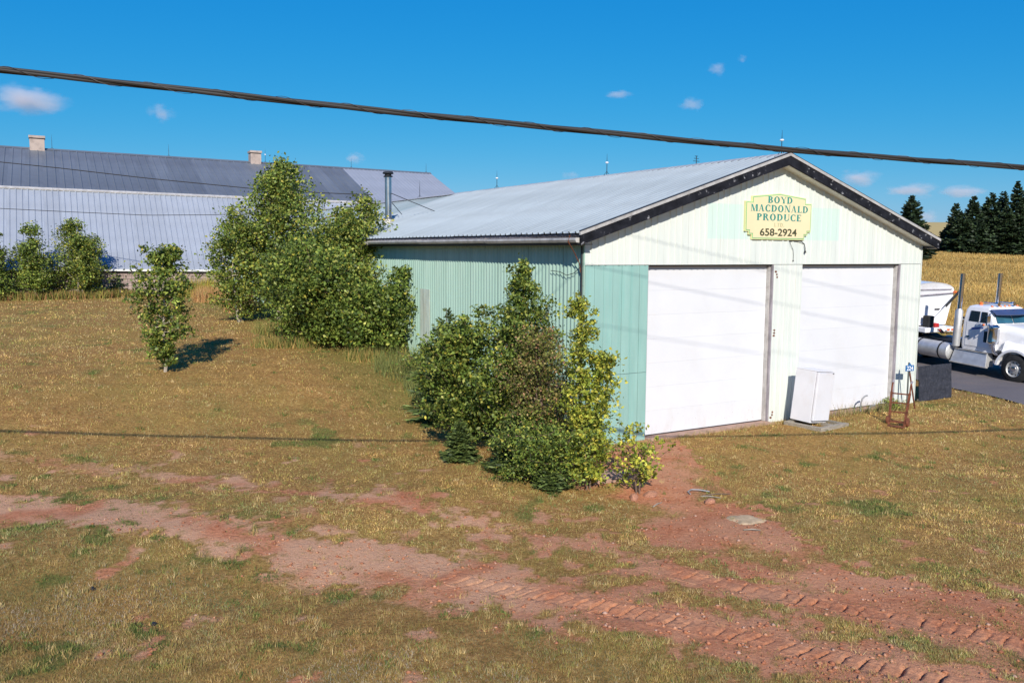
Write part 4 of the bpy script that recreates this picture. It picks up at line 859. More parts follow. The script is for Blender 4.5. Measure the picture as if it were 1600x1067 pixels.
# weeds at the second door
weeds('door_weeds', 'wispy dry weeds growing before the right door', np.concatenate([np.column_stack(to_xy(rng.uniform(10.4, 11.5, 420), rng.uniform(-.65, -.25, 420))), np.column_stack(to_xy(rng.uniform(7.9, 10.4, 260), rng.uniform(-.5, -.26, 260)))]), .42, .016, [(.40, .30, .14), (.25, .24, .07), (.13, .17, .045), (.34, .22, .14)], [2, 2, 1.2, 1], 61, lean=.6)
leafy_tree('door_weed', 'low green weed at the foot of the right door', 'plant', *[float(q) for q in to_xy(11.05, -.45)], .38, [(0, .2), (.5, .3), (1, .1)], 420, .055, 62, stems=3, spread=.12, prim=6, sub=4, clump=.1, bark='bark')
bx_, by_ = to_xy(rng.uniform(-.2, W+.2, 2600), -.22-.25*rng.random(2600)**2); 
weeds('wall_foot_grass', 'rough tan grass along the foot of the warehouse front', np.column_stack([bx_, by_])[(np.array(rng.random(2600)) < .8)], .17, .013, [(.46, .33, .15), (.36, .24, .10), (.28, .24, .08), (.20, .20, .06)], [3, 2, 1, .6], 63, lean=.7)

ex, ey = to_xy(26.2+rng.normal(0, .7, 2600), rng.uniform(-4, 26, 2600))
weeds('field_edge_weeds', 'rank green weeds along the near edge of the field', np.column_stack([ex, ey]), .9, .07, [(.17, .17, .05), (.11, .13, .035), (.30, .22, .08), (.24, .14, .06)], [2, 2, 1.5, 1], 65, lean=.6)
# spruces beyond the field
FAR = 'spruces beyond the field'
spruce('spruce_tree', 'lone dark spruce showing over the right end of the gable', .4585*118, 118, 10.2-1.4, 2.9, 71, group=FAR, tw=.11, dens=1.7)
spruce('spruce_tree', 'shorter spruce half hidden behind the gable verge', .437*116, 116, 6.0, 1.9, 72, group=FAR, tw=.11)
tall = [(.509, 150, 8.6, 2.0, 'foremost left spruce of the dark row beyond the field'), (.529, 148, 9.7, 2.6, 'second tall spruce from the left in the row beyond the field'), (.5497, 150, 10.4, 2.9, 'broad dark spruce in the middle of the row beyond the field'), (.5785, 147, 12.4, 2.3, 'tallest spruce with open top in the row beyond the field'), (.587, 151, 11.0, 1.9, 'slim spruce right of the tallest one beyond the field'), (.5625, 152, 10.8, 2.3, 'spruce just left of the tallest one beyond the field'), (.598, 149, 10.6, 2.2, 'spruce at the right edge of the row beyond the field')]
for i, (k, d, h_, r_, lb) in enumerate(tall): spruce('spruce_tree', lb, k*d, d, h_, r_, 73+i, group=FAR, tw=.12, dens=1.6)
for i, (k, d, h_) in enumerate([(.503, 154, 4.8), (.516, 146, 6.9), (.522, 152, 6.2), (.537, 145, 5.9), (.543, 153, 8.6), (.556, 146, 6.6), (.568, 145, 8.2), (.574, 153, 7.4), (.583, 145, 8.8), (.592, 146, 6.8)]):
    spruce('spruce_tree', 'dark spruce filling the crowded row beyond the field', k*d, d, h_, 2.6, 90+i, group=FAR, tw=.15, dens=1.3)

# ------------------------------------------------------------------ overhead cables
def catenary(p0, p1, sag, n=60): 
    p0 = np.array(p0); p1 = np.array(p1); return [p0+(p1-p0)*t+np.array([0, 0, -4*sag*t*(1-t)]) for t in np.linspace(0, 1, n)]
def line_at(x): return 11.4+.2*x       # the power lines
def cable_at(x): return 10.45+.19*x      # the bundled cable hangs a little nearer
M['post_dull'] = surf('dull_lashing_steel', (.08, .07, .065), .6, .3, var=.2, objrand=0)
cb = empty('overhead_cable', (-16.0, cable_at(-16), 7.18)); tag(cb, 'thick black bundled cable crossing the sky from left to right', 'cable')
cx = np.array([-16.0, -5.46, -4.21, -2.89, -1.49, -0.01, 1.55, 3.22, 4.98, 6.86, 16.0]); cz = np.array([7.2, 6.444, 6.376, 6.284, 6.193, 6.105, 6.003, 5.88, 5.798, 5.735, 5.75])
co_ = np.polyfit(cx, cz, 3); XX = np.linspace(-16, 16, 260); ZZ = np.polyval(co_, XX)
for k, (r_, off) in enumerate(((.023, 0), (.021, 2.1), (.018, 4.2))):
    ph = XX*1.3+off; rad = .017
    pts = [(x+16, cable_at(x)-cable_at(-16)+rad*math.cos(p), z-7.18+rad*math.sin(p)) for x, z, p in zip(XX, ZZ, ph)]
    MB().tube(pts, r_, 8).obj('cable_strand', M['wire'], cb, smooth_=True)
lash = []; X3 = np.linspace(-16, 16, 1500)
for x in X3: p = x*9.0; lash.append((x+16, cable_at(x)-cable_at(-16)+.041*math.cos(p), float(np.polyval(co_, x))-7.18+.041*math.sin(p)))
MB().tube(lash, .0030, 4).obj('lashing_wire', M['post_dull'], cb)
def wire(name, label, pts, r, group=None):
    P = np.array(pts, float); t = np.linspace(0, 1, len(P)); tt = np.linspace(0, 1, 40); q = np.stack([np.interp(tt, t, P[:, k]) for k in range(3)], -1)
    o = MB().tube([tuple(p) for p in q], r, 6).obj(name, M['wire'], None, smooth_=True); tag(o, label, 'wire', group)
# conductors on the same poles, above the picture: their shadows cross the doors
wire('overhead_conductor', 'upper overhead line on the roadside poles, its shadow crossing the gable', [(-20, line_at(-20), 9.6), (-4, line_at(-4), 9.85), (12.3, line_at(12.3), 10.46), (24, line_at(24), 11.0)], .007)
wire('overhead_conductor', 'middle overhead line on the roadside poles, its shadow crossing both doors', [(-20, line_at(-20), 8.9), (-4, line_at(-4), 8.95), (12.3, line_at(12.3), 9.53), (24, line_at(24), 10.0)], .007)
wire('overhead_conductor', 'lowest overhead line on the roadside poles, its shadow crossing the doors low', [(-20, line_at(-20)-2.6, 9.1), (-4, line_at(-4)-2.6, 9.05), (12.4, line_at(12.4)-2.6, 9.68), (24, line_at(24)-2.6, 10.2)], .006)
# thin service wires before the barn
def px_wire(pts): return [(a*d, d, CAM_H+b*d) for a, b, d in pts]
wire('service_wire', 'upper thin wire sagging across the barn roof', px_wire([(-.66, .112, 40), (-.594, .0995, 40.5), (-.52, .0925, 41), (-.42, .0815, 41.6), (-.30, .0705, 42.4), (-.22, .066, 43), (-.16, .064, 43.5)]), .02, 'service wires at the barn')
wire('service_wire', 'lower thin wire sagging across the pale barn roof', px_wire([(-.66, .053, 40), (-.594, .0465, 40.5), (-.5, .0425, 41), (-.42, .0395, 41.5), (-.34, .0405, 42), (-.28, .044, 42.4)]), .014, 'service wires at the barn')
# ------------------------------------------------------------------ things before the warehouse
def gzf(x, y): return float(gz(x, y))
M['enamel'] = surf('white_enamel', (.68, .68, .72), .35, var=.03, scale=2, dirt=(.5, .42, .36), dirt_amt=.25, dirt_scale=2.5, objrand=0)
M['plank'] = surf('grey_plank', (.30, .26, .21), .9, var=.3, scale=6, stretch=(1, 8, 8), dirt=(.12, .13, .08), dirt_amt=.5, dirt_scale=3, objrand=.1)
px_, py_ = to_xy(7.25, -.78); px_ -= .06; py_ -= .17; pz = gzf(px_, py_)
pad = empty('wooden_pad', (px_, py_, pz), (0, 0, TH+.08)); tag(pad, 'grey wooden plank frame on the grass under the white refrigerator', 'pallet')
for a in (( -.62, .62, -.66, -.52), (-.62, .62, .38, .52), ): MB().box(a[0], a[1], a[2], a[3], -.06, .075).obj('plank', M['plank'], pad, bevel=.01)
for a in ((-.62, -.48, -.517, .377), (.02, .14, -.517, .377), (.46, .60, -.517, .377)): MB().box(a[0], a[1], a[2], a[3], -.04, .07).obj('plank', M['plank'], pad, bevel=.01)
fx_, fy_ = to_xy(7.22, -.62); fx_ -= .07; fy_ -= .2
fr = empty('refrigerator', (fx_, fy_, pz+.082), (R(2.5), R(5.0), TH+.10)); tag(fr, 'old white refrigerator leaning before the post between the doors', 'refrigerator')
MB().box(-.37, .37, -.30, .34, .0, 1.40).obj('cabinet', M['enamel'], fr, bevel=.02)
MB().box(-.365, .365, -.375, -.306, .07, 1.385).obj('door', M['enamel'], fr, bevel=.018)
MB().box(-.36, .36, -.306, -.300, .08, 1.37).obj('door_gasket', M['jamb'], fr)
MB().box(-.375, .375, -.36, .345, 1.40, 1.425).obj('top_panel', M['enamel'], fr, bevel=.01)
MB().box(.26, .31, -.395, -.375, 1.36, 1.378).obj('hinge', M['dark'], fr)
# hand truck
hx_, hy_ = 10.55, 23.25; hz_ = gzf(hx_, hy_)
ht = empty('hand_truck', (hx_, hy_, hz_), (0, 0, -.62)); tag(ht, 'rusty red iron hand truck standing on the grass', 'hand truck')
LN = .44   # lean back
def hp(x, s): return (x, LN*s*.9, .10+s*1.0)
for sx in (-1, 1):
    MB().bar((sx*.20, -.02, .03), hp(sx*.235, .80), .06, .035).obj('rail', M['rust'], ht)
    h0 = Vector(hp(sx*.235, .80)); MB().tube([h0+Vector((0, -.02, -.06)), h0+Vector((0, .02, .12)), h0+Vector((0, .09, .22)), h0+Vector((0, .20, .27))], .022, 8).obj('handle', M['rust'], ht, smooth_=True)
    MB().tube([h0+Vector((0, .12, .235)), h0+Vector((0, .25, .285))], .027, 8).obj('grip', M['jamb'], ht, smooth_=True)
    wh_ = MB().lathe([(.03, -.04), (.105, -.04), (.125, -.02), (.125, .02), (.105, .04), (.03, .04)], (sx*.25, .10, .125), 'x', 16).obj('wheel', M['rust'], ht, smooth_=True)
for s in (.02, .28, .52, .76): a = hp(-.23, s); b = hp(.23, s); MB().bar(a, b, .03, .035).obj('cross_bar', M['rust'], ht)
MB().box(-.22, .22, -.20, -.0, .008, .025).obj('toe_plate', M['rust'], ht)
MB().tube([(-.29, .10, .125), (.29, .10, .125)], .016, 8).obj('axle', M['rust'], ht)
# civic number sign
M['sign_blue'] = surf('blue_enamel', (.02, .13, .34), .4, var=.08, objrand=0); M['white_ink'] = surf('white_ink', (.85, .86, .88), .5, objrand=0); M['post_grey'] = surf('weathered_post', (.11, .12, .11), .8, var=.2, objrand=0)
sx_, sy_ = to_xy(11.74, -.50); sz_ = gzf(sx_, sy_)
ns_ = empty('number_sign', (sx_, sy_, sz_), (0, 0, TH-.15)); tag(ns_, 'small blue house number sign 224 on two dark stakes at the warehouse corner', 'sign')
MB().bar((0, 0, -.15), (0, 0, 1.42), .035, .035).obj('stake', M['post_grey'], ns_); MB().bar((.30, -.06, -.12), (.03, .03, 1.30), .035, .03).obj('stake', M['rust'], ns_)
MB().box(-.165, .165, -.045, -.025, 1.16, 1.34).obj('plate', M['sign_blue'], ns_, bevel=.006)
MB().prism([(-.05, 1.34), (.05, 1.34), (.0, 1.42)], lambda a, b, d: (a, d, b), -.044, -.026).obj('plate_crest', M['sign_blue'], ns_)
block_text('house_number', '224', .25, .13, M['white_ink'], ns_, (0, -.0475, 1.25), (R(90), 0, 0), .012)
# black board beside the corner
bx_, by_ = to_xy(13.98, .02); bz_ = gzf(bx_, by_)
M['black_board'] = surf('black_painted_board', (.028, .030, .042), .7, var=.3, scale=5, dirt=(.16, .16, .18), dirt_amt=.35, dirt_scale=14, objrand=0)
bb = empty('black_board', (bx_, by_, bz_), (R(-4), 0, TH)); tag(bb, 'black painted sheet standing on the ground right of the warehouse corner', 'board')
MB().box(-.86, .86, -.012, .012, .02, 1.14).obj('panel', M['black_board'], bb, bevel=.004)
MB().box(-.86, .86, .014, .07, 1.06, 1.12).obj('batten', M['plank'], bb); MB().box(-.86, .86, .014, .07, .04, .10).obj('batten', M['plank'], bb)
MB().box(-.80, -.74, .014, .6, -.05, .03).obj('foot', M['plank'], bb); MB().box(.74, .80, .014, .6, -.05, .03).obj('foot', M['plank'], bb)
# bent pipes in the ground before the right door
M['pipe_grey'] = surf('grey_pipe', (.26, .26, .27), .7, .1, var=.2, objrand=0)
for u_, v_, h_, lb in ((9.95, -.22, .46, 'taller bent grey pipe stub before the right door'), (10.2, -.32, .17, 'lower bent grey pipe stub before the right door')):
    x_, y_ = to_xy(u_, v_); z_ = gzf(x_, y_); o = MB().tube([(x_, y_, z_-.12), (x_, y_, z_+h_*.55), (x_+.05, y_+.03, z_+h_*.85), (x_+.15, y_+.09, z_+h_), (x_+.24, y_+.14, z_+h_*1.03)], .025, 8).obj('bent_pipe', M['pipe_grey'], None, smooth_=True)
    tag(o, lb, 'pipe', 'bent pipes at the right door')
# rubble near the small sapling
M['rock_red'] = surf('red_sandstone', (.42, .20, .125), .95, var=.25, scale=7, bumps=.5, bump_scale=25, objrand=.15)
M['sand'] = surf('pale_sand', (.50, .36, .22), .95, var=.2, scale=9, bumps=.3, objrand=0)
def rock(x, y, r_, seed, label, mat='rock_red', flat=.6):
    rg = np.random.default_rng(seed); bm = bmesh.new(); bmesh.ops.create_icosphere(bm, subdivisions=2, radius=1)
    ax = rg.normal(size=(5, 3))
    for v in bm.verts:
        k = 1.0
        for a in ax: k -= .16*max(0, v.co.dot(Vector(a/np.linalg.norm(a)))-.45)*2.2
        v.co = v.co*k*float(rg.uniform(.94, 1.06)); v.co.z *= flat
    me = bpy.data.meshes.new('rock'); bm.to_mesh(me); bm.free(); me.materials.append(M[mat])
    o = obj('rock', me, None, (x, y, gzf(x, y)+r_*flat*.35), (rg.uniform(-.3, .3), rg.uniform(-.3, .3), rg.random()*6)); o.scale = (r_, r_*.8, r_); tag(o, label, 'rock', 'red rocks on the bare soil')
rock(2.78, 16.80, .17, 1, 'largest red rock at the foot of the small sapling'); rock(2.42, 16.62, .14, 2, 'red rock left of the small sapling foot'); rock(3.92, 16.52, .15, 3, 'red rock lying below the bent scrap pipe')
for i, (x_, y_, r_) in enumerate([(3.1, 16.2, .05), (3.35, 17.3, .06), (4.6, 14.9, .05), (3.7, 14.4, .06), (4.1, 14.1, .05), (3.2, 14.9, .05), (4.4, 13.4, .05), (3.55, 17.9, .05), (2.95, 18.3, .06), (1.0, 18.6, .06)]): rock(x_, y_, r_, 10+i, 'small loose red stone on the bare soil before the doors')
x_, y_ = 2.02, 17.75; o = MB().prism([(-.42, -.25), (.30, -.32), (.45, .05), (.22, .34), (-.30, .28)], lambda a, b, d: (a, b, d), -.06, .05).obj('broken_slab', M['concrete'], None, bevel=.012, loc=(x_, y_, gzf(x_, y_)+.01), rot=(.05, -.04, .3)); tag(o, 'flat broken concrete slab between the yellow birch and the small sapling', 'slab')
M['pink'] = surf('pink_plastic', (.75, .16, .24), .5, var=.2, scale=9, objrand=0)
rgk = np.random.default_rng(5); bm = bmesh.new(); bmesh.ops.create_icosphere(bm, subdivisions=2, radius=.11)
for v in bm.verts: v.co *= float(rgk.uniform(.6, 1.25)); v.co.z *= .7
me = bpy.data.meshes.new('pink_scrap'); bm.to_mesh(me); bm.free(); me.materials.append(M['pink'])
tag(obj('pink_scrap', me, None, (1.93, 18.35, gzf(1.93, 18.35)+.05)), 'crumpled pink plastic scrap beside the yellow green birch', 'scrap')
x_, y_ = 3.75, 17.05; z_ = gzf(x_, y_)
o = MB().tube([(x_-.14, y_-.10, z_+.02), (x_-.17, y_+.01, z_+.04), (x_-.08, y_+.09, z_+.06), (x_+.06, y_+.08, z_+.06), (x_+.16, y_+.10, z_+.04), (x_+.28, y_+.05, z_+.03)], .013, 7).obj('scrap_pipe', M['pipe_grey'], None, smooth_=True); tag(o, 'bent grey scrap pipe lying on the rubble before the doors', 'pipe')
for i, (x_, y_, a_, l_, lb) in enumerate([(4.15, 17.0, .2, .6, 'longer broken brown stick on the rubble by the scrap pipe'), (4.0, 16.85, -.3, .4, 'shorter broken stick on the rubble by the scrap pipe'), (2.85, 16.35, .9, .35, 'pale thin stick below the small sapling'), (4.25, 14.75, -.1, .3, 'pale flat stick on the red soil')]):
    z_ = gzf(x_, y_); o = MB().tube([(x_-math.cos(a_)*l_/2, y_-math.sin(a_)*l_/2, z_+.015), (x_, y_, z_+.035), (x_+math.cos(a_)*l_/2, y_+math.sin(a_)*l_/2, z_+.02)], [.014, .012, .007], 6).obj('broken_stick', M['plank'] if i != 0 else M['bark'], None, smooth_=True); tag(o, lb, 'stick')
sx0, sy0 = 4.3, 15.5; gx = np.linspace(-.42, .42, 26); GX, GY = np.meshgrid(gx, gx); rr = np.hypot(GX/1.05, GY/.75)+(fbm(GX, GY, 4, 9, 5)-.5)*.42
tag(obj('sand_heap', grid_mesh('sand_heap', sx0+GX, sy0+GY, gz(sx0+GX, sy0+GY)-.03+.055*smooth((.44-rr)/.25)+.012*fbm(GX, GY, 16, 4), M['sand'], {})), 'low heap of pale sand on the red soil', 'sand')
for i, (x_, y_, lb) in enumerate(((-5.97, 11.88, 'small dark clod in the grass at the lower left'), (-4.71, 10.93, 'small dark clod in the grass nearest the lower edge'))):
    rg = np.random.default_rng(i+70); bm = bmesh.new(); bmesh.ops.create_icosphere(bm, subdivisions=1, radius=.035)
    for v in bm.verts: v.co *= float(rg.uniform(.6, 1.5))
    me = bpy.data.meshes.new('dark_clod'); bm.to_mesh(me); bm.free(); me.materials.append(M['dark']); tag(obj('dark_clod', me, None, (x_, y_, gzf(x_, y_)+.03)), lb, 'clod')
# pale box by the barn wall
xb, yb = -23.0, 47.35; o = empty('utility_box', (xb, yb, gzf(xb, yb)), (0, 0, TB-.1)); tag(o, 'small pale box by the barn wall behind the saplings', 'box')
M['pale_box'] = surf('pale_pink_paint', (.68, .56, .50), .7, var=.1, objrand=0)
MB().box(-.36, .36, -.25, .25, -.1, .80).obj('case', M['pale_box'], o, bevel=.01); MB().box(-.40, .40, -.29, .29, .80, .85).obj('lid', M['pale_box'], o, bevel=.01); MB().box(-.30, .30, -.262, -.25, .05, .72).obj('door', M['pale_box'], o, bevel=.004)

# ------------------------------------------------------------------ the truck (local x forward, y to its left)
M['truck_white'] = surf('white_truck_paint', (.80, .80, .83), .22, var=.02, scale=1.5, dirt=(.50, .43, .38), dirt_amt=.4, dirt_scale=2.2, objrand=0, spec=.6)
M['chrome'] = surf('chrome', (.72, .72, .74), .14, 1.0, var=.05, objrand=0); M['alu'] = surf('brushed_aluminium', (.60, .60, .60), .48, .6, var=.1, scale=4, dirt=(.3, .27, .25), dirt_amt=.4, dirt_scale=3, objrand=0)
M['tyre'] = surf('tyre_rubber', (.022, .022, .023), .85, var=.3, scale=8, objrand=0); M['glass'] = surf('dark_window_glass', (.012, .02, .028), .06, 0, var=.0, objrand=0, spec=.9)
M['screen'] = surf('windscreen_glass', (.03, .10, .14), .08, 0, var=.2, scale=1.5, objrand=0, spec=.9); M['amber'] = surf('amber_lens', (.75, .17, .04), .3, var=.1, objrand=0); M['red_paint'] = surf('red_paint', (.50, .03, .03), .4, var=.15, objrand=0)
M['visor'] = surf('blue_grey_visor', (.10, .13, .24), .3, .5, var=.1, objrand=0); M['door_blue'] = surf('blue_door_stripe', (.10, .16, .42), .35, var=.2, scale=4, objrand=0); M['chassis'] = surf('black_chassis', (.016, .016, .017), .7, var=.3, objrand=0)
AX = R(24); hd = math.atan2(-math.cos(AX), math.sin(AX)); tx, ty = 18.46+.96*math.cos(AX), 31.33+.96*math.sin(AX)
TROT = (0, .052, hd)
tk = empty('truck', (tx, ty, gzf(18.46, 31.33)+.005), TROT); tag(tk, 'white long nosed truck tractor with two chrome stacks on the asphalt', 'truck')
def wheel(parent, x, y, r_, w_, dual=False):
    s = 1 if y > 0 else -1
    ty_ = MB().lathe([(r_*.56, -w_*.1), (r_*.57, -w_/2), (r_*.90, -w_/2), (r_, -w_/2+.04), (r_, w_/2-.04), (r_*.90, w_/2), (r_*.57, w_/2), (r_*.56, w_*.1)], (0, 0, 0), 'y', 30).obj('wheel', M['tyre'], parent, smooth_=True, loc=(x, y, r_))
    f = s*w_/2
    MB().lathe([(.05, f*.9), (r_*.30, f*.9), (r_*.36, f*.45), (r_*.50, f*.55), (r_*.57, f*.98), (r_*.60, f*1.0), (r_*.60, f*.6)], (0, 0, 0), 'y', 26).obj('rim', M['alu'], ty_, smooth_=True)
    MB().lathe([(.002, f*1.25), (r_*.17, f*1.18), (r_*.20, f*.85)], (0, 0, 0), 'y', 16).obj('hub', M['chrome'], ty_, smooth_=True)
    hl = MB()
    for k in range(10): a = k*.628; hl.lathe([(.002, f*.62), (.028, f*.62), (.028, f*.5)], (r_*.44*math.cos(a), 0, r_*.44*math.sin(a)), 'y', 8)
    hl.obj('hand_hole', M['chassis'], ty_)
for y in (-.96, .96): wheel(tk, 0, y, .52, .30)
for x in (-5.3, -6.65):
    for y in (-.92, .92): wheel(tk, x, y, .52, .58)
ch = MB()
for y in (-.42, .42): ch.box(-7.3, .95, y-.05, y+.05, .72, 1.0)
for x in (-7.2, -5.9, -4.4, -2.9, -1.2, .6): ch.box(x-.06, x+.06, -.37, .37, .75, .95)
ch.box(-.1, .1, -.9, .9, .42, .55); ch.box(-5.4, -5.2, -.9, .9, .44, .58); ch.box(-6.75, -6.55, -.9, .9, .44, .58)
ch.obj('chassis', M['chassis'], tk)
def rrect(x, hw, z0, z1, r_=.16, n=5, top_only=True):
    P = [(x, -hw, z0), (x, hw, z0)]
    for c, a0 in (((hw-r_), 0), (-(hw-r_), 90)):
        for i in range(n+1): a = R(a0+90*i/n); P.append((x, c+r_*math.cos(a), z1-r_+r_*math.sin(a)))
    return P
MB().loft([rrect(-1.02, .80, 1.05, 2.03, .30), rrect(-.4, .74, 1.05, 1.98, .30), rrect(.3, .62, 1.02, 1.87, .28), rrect(.72, .52, .98, 1.76, .26)]).obj('hood', M['truck_white'], tk, smooth_=True)
MB().loft([rrect(.72, .50, .72, 1.74, .2), rrect(.80, .48, .72, 1.72, .2)]).obj('grille', M['chrome'], tk, smooth_=True)
for y in (-1, 1):
    fd = MB(); n = 12; r0, r1 = .62, .70
    for i in range(n):
        a0, a1 = R(-8+185*i/n), R(-8+185*(i+1)/n); p = lambda r_, a, yy: (r_*1.08*math.cos(a), yy, .52+r_*math.sin(a))
        ya, yb_ = (y*.60, y*1.13)
        fd.hexa([p(r0, a0, ya), p(r0, a0, yb_), p(r1, a0, yb_), p(r1, a0, ya)], [p(r0, a1, ya), p(r0, a1, yb_), p(r1, a1, yb_), p(r1, a1, ya)])
    fd.obj('fender', M['truck_white'], tk, smooth_=True)
    MB().hexa([(-.62, y*.70, 1.05), (.72, y*.5, 1.0), (.72, y*.55, 1.3), (-.62, y*.75, 1.45)], [(-.62, y*1.0, 1.05), (.6, y*.85, .98), (.6, y*.7, 1.2), (-.62, y*.86, 1.42)]).obj('hood_side', M['truck_white'], tk, smooth_=True)
    hl = MB().lathe([(.02, .12), (.10, .10), (.115, .02), (.08, -.08)], (.62, y*.88, 1.28), 'x', 14).obj('headlight', M['chrome'], tk, smooth_=True)
    MB().lathe([(.11, 1.26), (.20, 1.32), (.21, 1.40), (.205, 1.42), (.205, 1.86), (.21, 1.88), (.20, 1.95), (.10, 2.02)], (-.98, y*1.05, 0), 'z', 20).obj('air_cleaner', M['chrome'], tk, smooth_=True)
    MB().tube([(-.98, y*1.05, 1.28), (-.95, y*.98, 1.0), (-.9, y*.85, .9)], .07, 10).obj('intake_pipe', M['chrome'], tk, smooth_=True)
    st = MB().lathe([(.085, .0), (.085, 1.38)], (-2.52, y*1.06, 2.42), 'z', 16).obj('exhaust_stack', M['chrome'], tk, smooth_=True)
    MB().lathe([(.07, .95), (.14, 1.0), (.145, 1.6), (.145, 2.35), (.09, 2.45)], (-2.52, y*1.06, 0), 'z', 18).obj('muffler_shield', M['alu'], st, smooth_=True)
    MB().lathe([(.066, 1.372), (.066, 1.384)], (-2.52, y*1.06, 2.42), 'z', 14).obj('stack_mouth', M['chassis'], st)
    MB().bar((-2.52, y*1.06, 2.05), (-2.3, y*.95, 2.05), .03, .03).obj('stack_bracket', M['alu'], st)
    MB().lathe([(.01, -2.02), (.27, -2.0), (.325, -1.96), (.335, -1.9), (.335, -.2), (.325, -.12), (.27, -.08), (.01, -.05)], (-2.62, y*.99, .72), 'x', 22).obj('fuel_tank', M['alu'], tk, smooth_=True)
    for sx in (-3.1, -4.1): MB().lathe([(.338, -.03), (.346, -.03), (.346, .03), (.338, .03)], (sx, y*.99, .72), 'x', 22).obj('tank_strap', M['chassis'], tk, smooth_=True)
    sb = MB().hexa([(-2.58, y*.70, .88), (-1.18, y*.70, .88), (-1.18, y*1.02, .88), (-2.58, y*1.02, .88)], [(-2.58, y*.78, .40), (-1.05, y*.78, .40), (-1.05, y*1.22, .40), (-2.58, y*1.22, .40)]).obj('step_box', M['alu'], tk, bevel=.012)
    MB().box(-2.6, -1.0, min(y*1.14, y*1.24), max(y*1.14, y*1.24), .37, .41).obj('step_tread', M['trim_pale'], sb); MB().box(-2.6, -1.15, min(y*1.0, y*1.07), max(y*1.0, y*1.07), .885, .905).obj('step_tread', M['trim_pale'], sb)
    # door with window
    d_ = MB().box(-2.18, -1.12, min(y*.985, y*1.012), max(y*.985, y*1.012), 1.08, 2.0).obj('door', M['truck_white'], tk, bevel=.012)
    MB().hexa([(-2.10, y*1.015, 2.03), (-1.68, y*1.015, 2.03), (-1.68, y*.975, 2.43), (-2.06, y*.975, 2.43)], [(-2.10, y*1.0, 2.03), (-1.68, y*1.0, 2.03), (-1.68, y*.95, 2.43), (-2.06, y*.95, 2.43)]).obj('side_window', M['glass'], d_)
    MB().hexa([(-1.60, y*1.015, 2.03), (-1.25, y*1.015, 2.03), (-1.38, y*.975, 2.43), (-1.60, y*.975, 2.43)], [(-1.60, y*1.0, 2.03), (-1.25, y*1.0, 2.03), (-1.38, y*.95, 2.43), (-1.60, y*.95, 2.43)]).obj('side_window', M['glass'], d_)
    MB().box(-2.12, -2.0, min(y*1.012, y*1.04), max(y*1.012, y*1.04), 1.40, 1.47).obj('handle', M['chrome'], d_)
    MB().hexa([(-1.95, y*1.014, 1.70), (-1.45, y*1.014, 1.80), (-1.45, y*1.014, 1.87), (-1.95, y*1.014, 1.79)], [(-1.95, y*1.0, 1.70), (-1.45, y*1.0, 1.80), (-1.45, y*1.0, 1.87), (-1.95, y*1.0, 1.79)]).obj('door_stripe', M['door_blue'], d_)
    MB().box(-1.40, -1.22, min(y*1.0, y*1.016), max(y*1.0, y*1.016), 1.30, 1.72).obj('toolbox_window', M['glass'], d_)
    mr = MB().tube([(-1.15, y*.98, 2.45), (-1.05, y*1.30, 2.42), (-1.05, y*1.30, 1.88), (-1.15, y*1.0, 1.84)], .016, 6).obj('mirror_bracket', M['chrome'], tk, smooth_=True)
    MB().box(-1.08, -1.03, min(y*1.22, y*1.40), max(y*1.22, y*1.40), 1.98, 2.36).obj('mirror', M['chrome'], mr, bevel=.01)
    MB().lathe([(.01, .03), (.045, .02), (.045, -.03)], (-1.45, y*1.02, 1.96), 'z', 10).obj('turn_signal', M['amber'], tk)
def crect(z, xa, xb, hw): 
    P = []; r_ = .12
    for cx, cy, a0 in ((xb-r_, hw-r_, 0), (xa+r_, hw-r_, 90), (xa+r_, -hw+r_, 180), (xb-r_, -hw+r_, 270)):
        for i in range(5): a = R(a0+90*i/4); P.append((cx+r_*math.cos(a), cy+r_*math.sin(a), z))
    return P
MB().loft([crect(.92, -2.36, -1.0, .98), crect(1.1, -2.38, -.98, 1.0), crect(2.0, -2.38, -.98, 1.0), crect(2.44, -2.34, -1.22, .95), crect(2.58, -2.28, -1.30, .90), crect(2.65, -2.1, -1.45, .75)]).obj('cab', M['truck_white'], tk, smooth_=True)
for y in (-1, 1):
    MB().hexa([(-.975, y*.03, 2.05), (-.985, y*.88, 2.05), (-1.185, y*.83, 2.40), (-1.185, y*.03, 2.40)], [(-.96, y*.03, 2.06), (-.97, y*.88, 2.06), (-1.17, y*.83, 2.41), (-1.17, y*.03, 2.41)]).obj('windscreen', M['screen'], tk)
vz = MB(); 
for i in range(8):
    y0, y1 = -.96+.24*i, -.96+.24*(i+1); xo = lambda yy: -.86-.16*(yy/.96)**2
    vz.hexa([(-1.27, y0, 2.52), (-1.27, y1, 2.52), (xo(y1), y1, 2.36), (xo(y0), y0, 2.36)], [(-1.27, y0, 2.55), (-1.27, y1, 2.55), (xo(y1), y1, 2.39), (xo(y0), y0, 2.39)])
vz.obj('sun_visor', M['visor'], tk)
for y in (-.7, -.25, 0, .25, .7): MB().lathe([(.05, 0), (.05, .04), (.03, .08), (.003, .09)], (-1.42, y, 2.60), 'z', 10).obj('marker_light', M['amber'], tk, smooth_=True)
for y in (-.45, .42): MB().lathe([(.02, -.5), (.03, -.1), (.07, .08), (.085, .12)], (-1.45, y, 2.74), 'x', 12).obj('air_horn', M['chrome'], tk, smooth_=True)
MB().lathe([(.06, .0), (.07, .05), (.065, .12), (.01, .15)], (-1.95, -.62, 2.62), 'z', 12).obj('beacon', M['amber'], tk, smooth_=True)
MB().box(.92, 1.02, -1.2, 1.2, .36, .74).obj('bumper', M['chrome'], tk, bevel=.03)
MB().box(-6.4, -5.3, -.5, .5, 1.02, 1.14).obj('fifth_wheel', M['chassis'], tk, bevel=.03)
